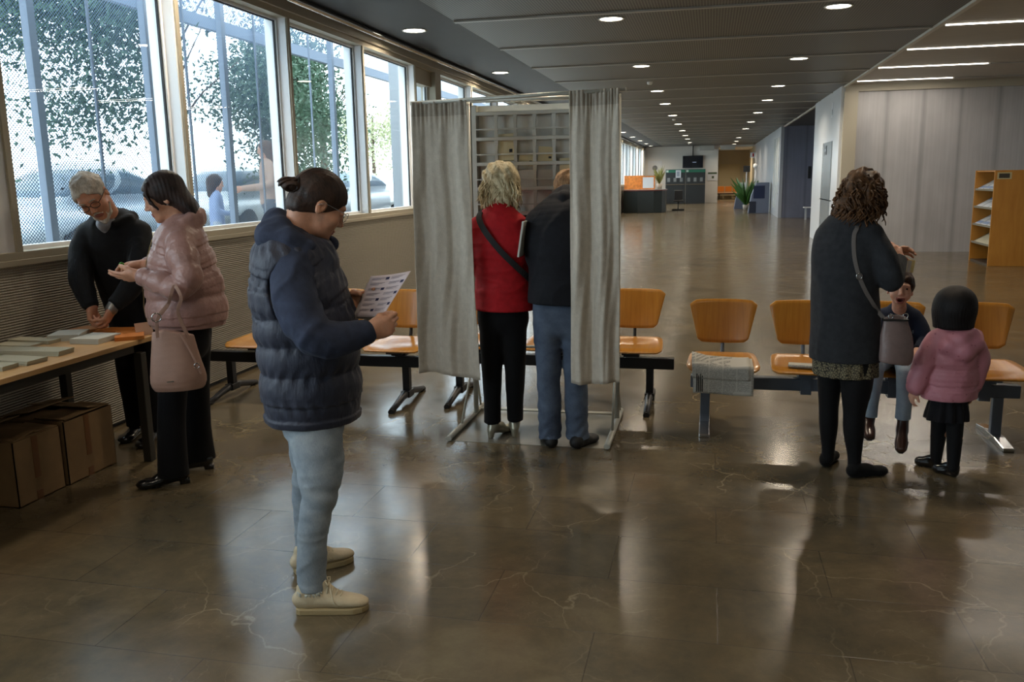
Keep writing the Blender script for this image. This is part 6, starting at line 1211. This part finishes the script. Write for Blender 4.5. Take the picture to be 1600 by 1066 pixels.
t = thing('waiting_chairs', 'row of three orange chairs against the alcove back wall', 'bench', (1.2, 60.9, 0))
for i in range(3):
    MB().box((-.72+.5*i,-.2,.42),(-.28+.5*i,.2,.45)).box((-.72+.5*i,.19,.5),(-.28+.5*i,.22,.86)).build('seat_shell', mat('orange_plywood', h('c07018'), .35), t, bevel=.01)
MB().box((-.75,-.03,.33),(.75,.03,.40)).build('beam', M_DARK, t)
for x in (-.6,.6): MB().box((x-.03,-.25,0),(x+.03,.25,.04)).box((x-.03,-.03,.04),(x+.03,.03,.33)).build('leg', M_DARK, t)
for i, x in enumerate((-.25, .95)):
    o = MB().box((-.42,-.1,-.14),(.42,.1,.14)).build('ventilation_unit', mat('pale_unit', h('a9a8a2'), .5), bevel=.01); o.location = (x, 53.7, 3.21); tag(o, 'pale box unit under the ceiling, %s of the two by the alcove' % ('left', 'right')[i], 'ventilation unit', 'units under the ceiling')
o = MB().box((-.14,-.02,-.14),(.14,.02,.14)).box((-.02,-.022,-.09),(.07,-.02,.09),1).build('exit_sign', [mat('white_poster', h('cfd0d2'), .6), mat('red_print', h('a02a26'), .5)]); o.location = (2.22, 50, 2.66); tag(o, 'small white sign with a red mark hanging near the alcove', 'sign')
MB().box((-.01,-.01,.14),(.01,.01,.69)).build('hanger', M_RAIL, o)
o = MB().box((-.05,-.05,-.22),(.05,.0,.22)).build('wall_phone', M_DARK, bevel=.01); o.location = (3.56, 34.2, 1.66); tag(o, 'black wall phone on the blue-grey cladding', 'telephone')
t = thing('side_table', 'small white side table before the blue-grey cladding', 'table', (3.55, 32.6, 0)); MB().box((-.3,-.2,.42),(.3,.2,.45)).build('table_top', mat('white_poster', h('cfd0d2'), .6), t); MB().box((-.25,-.03,0),(-.19,.03,.42)).build('leg', MATS['pale_pole'], t); MB().box((.19,-.03,0),(.25,.03,.42)).build('leg', MATS['pale_pole'], t)
o = MB().box((-.004,-.10,-.16),(0,.10,.16)).box((-.006,-.03,-.10),(-.004,.03,.02),1).build('arrow_sign', [mat('pale_sign_plate', h('aeb2b6'), .4), M_DARK]); o.location = (2.549, 20.45, 2.96); tag(o, 'small plate with a dark arrow high on the gloss white panel', 'sign')
o = MB().box((-.01,-.16,-.10),(0,.16,.10)).box((-.012,-.10,-.03),(-.01,.10,.03),1).build('door_sign', [M_DARK, mat('pale_screen_text2', h('8a8f96'), .5)]); o.location = (2.534, 21.15, 2.13); tag(o, 'black sign at the top of the grey glass door', 'sign')
# ================================================================ outside the windows
GZ = .5
o = MB().box((-60, -30, GZ-.1), (-4.4, 90, GZ)).build('ground', mat('pale_paving', h('b5b2ab'), .8, noise=.06, nscale=.6)); o['kind'] = 'structure'
def screen(y0, y1, lb, bands):
    t = thing('steel_screen', lb, 'screen', (-4.75, (y0+y1)/2, 0), 0, 'perforated screens outside the windows'); c = (y0+y1)/2
    for (z0, z1) in bands: MB().box((-.002, y0-c, z0), (.0, y1-c, z1)).build('perforated_sheet', M_SCREEN, t)
    MB().box((-.03, y0-c, .5), (.03, y0-c+.07, 3.9)).build('frame_post', M_BLUEPOST, t)
    MB().box((.004, (y0+y1)/2-c-.010, .5), (.022, (y0+y1)/2-c+.010, 3.9)).build('middle_bar', M_BLUEPOST, t)
ys = [5.46, 6.83, 8.05, 9.35, 10.62, 11.9]
screen(3.9, 5.46, 'perforated blue-grey screen outside the left part of the nearest window', [(.4, 3.9)])
screen(5.50, 6.80, 'perforated blue-grey screen filling the nearest window, tree behind it', [(.4, 3.9)])
screen(6.84, 8.02, 'perforated blue-grey screen between the first and second windows', [(.4, 3.9)])
screen(8.06, 9.40, 'perforated blue-grey screen in the second window, two passers-by behind it', [(.4, 3.9)])
screen(9.44, 10.60, 'steel screen frame in the third window with a low perforated band', [(.4, 1.62)])
screen(10.64, 12.6, 'steel screen frame in the fourth window with a low perforated band', [(.4, 1.62)])
t = thing('canopy', 'perforated steel canopy edge running above the outside screens', 'canopy', (-6.0, 10, 3.46)); MB().box((-.002, -16, .12), (.0, 30, 1.5)).build('valance', M_SCREEN, t); MB().box((-.04, -16, 0), (.04, 30, .14)).build('edge_beam', M_BLUEPOST, t)
struct('wall_outside_pier', MB().box((-5.2, 13.95, .5), (-4.5, 14.6, 4.5)), mat('grey_outside_pier', h('8d9297'), .7))
# tree
def tree(x, y, hh, cx, cz, rx, rz, nl, lb, seed, col, leaf=.085, cy=0.):
    t = thing('tree', lb, 'tree', (x, y, GZ)); rnd = random.Random(seed); q = MB(); q.tube([(0,0,0),(.03,.02,1.2),(.0,.05,2.4),(.05,0,hh*.75)], [.11,.09,.07,.03], 8)
    for i in range(9):
        a = rnd.uniform(0, 6.28); q.tube([(0,0,1.9+.12*i),(.5*math.cos(a),.5*math.sin(a),2.5+.15*i),(1.1*math.cos(a),1.1*math.sin(a),3.0+.2*i)], [.022,.014,.007], 6)
    q.build('trunk', mat('bark', h('5a4a3c'), .9), t); rs_ = np.random.RandomState(seed); cl = [(rs_.normal(size=3)*A(.40,.40,.40)) for _ in range(26)]; V = []; F = []
    for i in range(nl):
        c = cl[i % 26]; p = (c+rs_.normal(size=3)*.20)*A(rx*1.5, rx*1.5, rz*1.5)+A(cx, cy, cz); a = nrm(rs_.normal(size=3)); b_ = nrm(np.cross(a, rs_.normal(size=3))); s_ = leaf*rs_.uniform(.6, 1.2); o_ = len(V); V += [p-a*s_, p+b_*s_*.45, p+a*s_, p-b_*s_*.45]; F.append((o_, o_+1, o_+2, o_+3))
    mb = MB(); mb.v = [tuple(v) for v in V]; mb.f = F; mb.mi = [0]*len(F); mb.sm = [False]*len(F); mb.build('foliage', col, t)
LEAF = mat('green_leaves', h('3f5c45'), .6); LEAFP = mat('glare_paled_leaves', h('a5a986'), .7)  # second leaf colour has the washed-out glare put into it
tree(-7.9, 11.9, 5.0, 0, 3.80, 1.18, 1.16, 30000, 'broad dark green tree outside the nearest window', 1, LEAF, .050, -1.85)
tree(-8.0, 17.3, 4.4, 0, 2.70, 1.12, .95, 26000, 'dark green tree seen through the second and third windows', 2, LEAF, .050, -1.25)
tree(-13.5, 34, 5.0, 0, 2.9, 1.5, 1.1, 5000, 'glare-paled small-leaved tree far outside the third window', 3, LEAFP)
tree(-13.0, 41, 5.0, 0, 2.9, 1.5, 1.1, 5000, 'glare-paled small-leaved tree outside the fourth window', 4, LEAFP)
# parked cars
def car(x, y, col, lb):
    t = thing('car', lb, 'car', (x, y, GZ), 0, 'cars parked outside'); L2 = 2.1
    pf = [(-2.1,.35),(-2.12,.62),(-2.0,.82),(-1.75,.90),(-1.15,1.32),(-.55,1.46),(.25,1.46),(.75,1.36),(1.30,.98),(1.95,.84),(2.12,.66),(2.12,.35),(1.75,.26),(-1.75,.26)]
    b = Body(); b.loft([(A(0,-2.08,.56),.74,.20),(A(0,-1.6,.60),.86,.30),(A(0,0,.62),.89,.34),(A(0,1.4,.60),.86,.30),(A(0,2.08,.54),.70,.18)], .1, side=(1,0,0)); b.loft([(A(0,-1.35,.95),.62,.16),(A(0,-.75,1.18),.63,.28),(A(0,.1,1.20),.64,.28),(A(0,.95,.98),.62,.18)], .12, side=(1,0,0)); b.clip((0,0,.24),(0,0,-1))
    def gm(p): return ((p[:, 2] > .98) & (p[:, 2] < 1.36) & ((np.abs(p[:, 1]+.25) > .06))).astype(int)
    b.matf = gm; o = b.build('car_body', [mat(col[0], h(col[1]), .3, coat=.5), mat('car_window_glare', h('5a6b7a'), .15)], t, .035)  # body and window colours lightened so they carry the white glare
    for wy in (-1.32, 1.32):
        for wx in (-.80, .80): MB().tube([(wx-.1, wy, .31), (wx+.1, wy, .31)], .31, 20).build('wheel', RUB, t)
car(-9.6, 12.2, ('silver_blue_glare_paint', 'b4c2cf'), 'silver-blue car parked outside the nearest window'); car(-9.7, 16.9, ('pale_grey_glare_paint', 'c6ced4'), 'pale grey car parked outside the second window'); car(-9.6, 22.6, ('white_glare_paint', 'c9cdd0'), 'white car parked farther along outside the third window')
def passer(x, y, hh, yaw, hair, top, low, lb, hs=1., arm=.3):
    f = A(math.cos(R(yaw)), math.sin(R(yaw)), 0); s = np.cross((0,0,1), f); k_ = hh/1.68; P = lambda a, l, z: A(x, y, GZ)+f*a*k_+s*l*k_+A(0,0,z*k_); F = frame(f+A(0,0,-.2)); hc = P(.02,0,1.55); b = Body(); add_head(b, hc, F, hs); b.cap(hc-A(0,0,.06), P(-.02,0,1.38), .052*hs, .055*hs, .02)
    b.chain([P(0,0,1.35), P(0,0,.9)], [.09*k_,.09*k_], .02)
    W_ = []
    for q in (1, -1): w_ = P(arm,.16*q,1.02); W_.append(w_); b.chain([P(-.02,.17*q,1.33), P(-.02,.24*q,1.08), w_], [.035*k_,.034*k_,.024*k_], .02); add_hand(b, w_, f, -s*q, side=q, s=.9*k_)
    for q in (1, -1): b.chain([P(0,.09*q,.9), P(.02,.10*q,.5), P(0,.10*q,.06)], [.06*k_,.045*k_,.035*k_], .02)
    o = b.build('person', [SKIN_A], cell=.009); person_label(o, lb)
    b = Body(); b.ell(hc+F@A(-.02,0,.03)*hs, A(.112,.098,.105)*hs, F, .02); b.chain([hc+F@A(-.05,0,0), P(-.06,0,1.36)], [.09*hs,.07*hs], .03); b.ell(hc+F@A(.115,0,-.03)*hs, A(.075,.09,.11)*hs, F, .01, '-'); b.disp = lambda p: .006*snoise(p, 50); b.build('hair', hair, o, .009)
    b = Body(); b.loft([(P(0,0,.80),.17*k_,.13*k_),(P(0,0,1.1),.165*k_,.125*k_),(P(0,0,1.3),.17*k_,.11*k_),(P(0,0,1.38),.08*k_,.07*k_)], .02, (True, False), side=s)
    for q, w_ in zip((1, -1), W_): b.loft([(P(-.02,.17*q,1.33),.062*k_,.062*k_),(P(-.02,.24*q,1.08),.055*k_,.055*k_),(w_,.04*k_,.04*k_)], .03, (False, True), side=f)
    b.disp = lambda p: .005*snoise(p, 20); b.build('jacket', top, o, .01)
    b = Body(); b.loft([(P(0,0,.9),.15*k_,.12*k_),(P(0,0,.8),.155*k_,.12*k_)], .03, side=s)
    for q in (1, -1): b.loft([(P(0,.085*q,.85),.085*k_,.09*k_),(P(.02,.10*q,.5),.065*k_,.07*k_),(P(0,.10*q,.07),.055*k_,.06*k_)], .03, (False, True), side=s)
    b.build('trousers', low, o, .01)
    for q in (1, -1): b = Body(); add_foot_shoe(b, P(0,.10*q,.07), P(-.07,.10*q,0), P(.17,.11*q,0), .045*k_, .04*k_); b.clip((0,0,GZ),(0,0,-1)); b.build('shoe', RUB, o, .009)
    rebase(o, (x, y, GZ))
def passers():
    passer(-6.2, 10.15, 1.22, 40, MATS['short_brown_hair'], mat('blue_white_jumper', h('7f8fb0'), .8), mat('pale_grey_cloth', h('9aa0a8'), .8), 'small child with dark hair outside the second window, behind the screen', .86, .2)
    passer(-6.25, 11.65, 1.72, -150, MATS['curly_brown_hair'], mat('tan_coat_cloth', h('a88a78'), .8), mat('dark_slate_cloth', h('3c4654'), .8), 'person with long brown hair and a tan coat outside the second window', 1., .36)
for _fn in (young_woman, pink_woman, old_man, red_woman, booth_man, boy, toddler):
    _fn()
_o, _sp, _nm = curly_woman()
shoulder_bag(_sp, _nm)
passers()
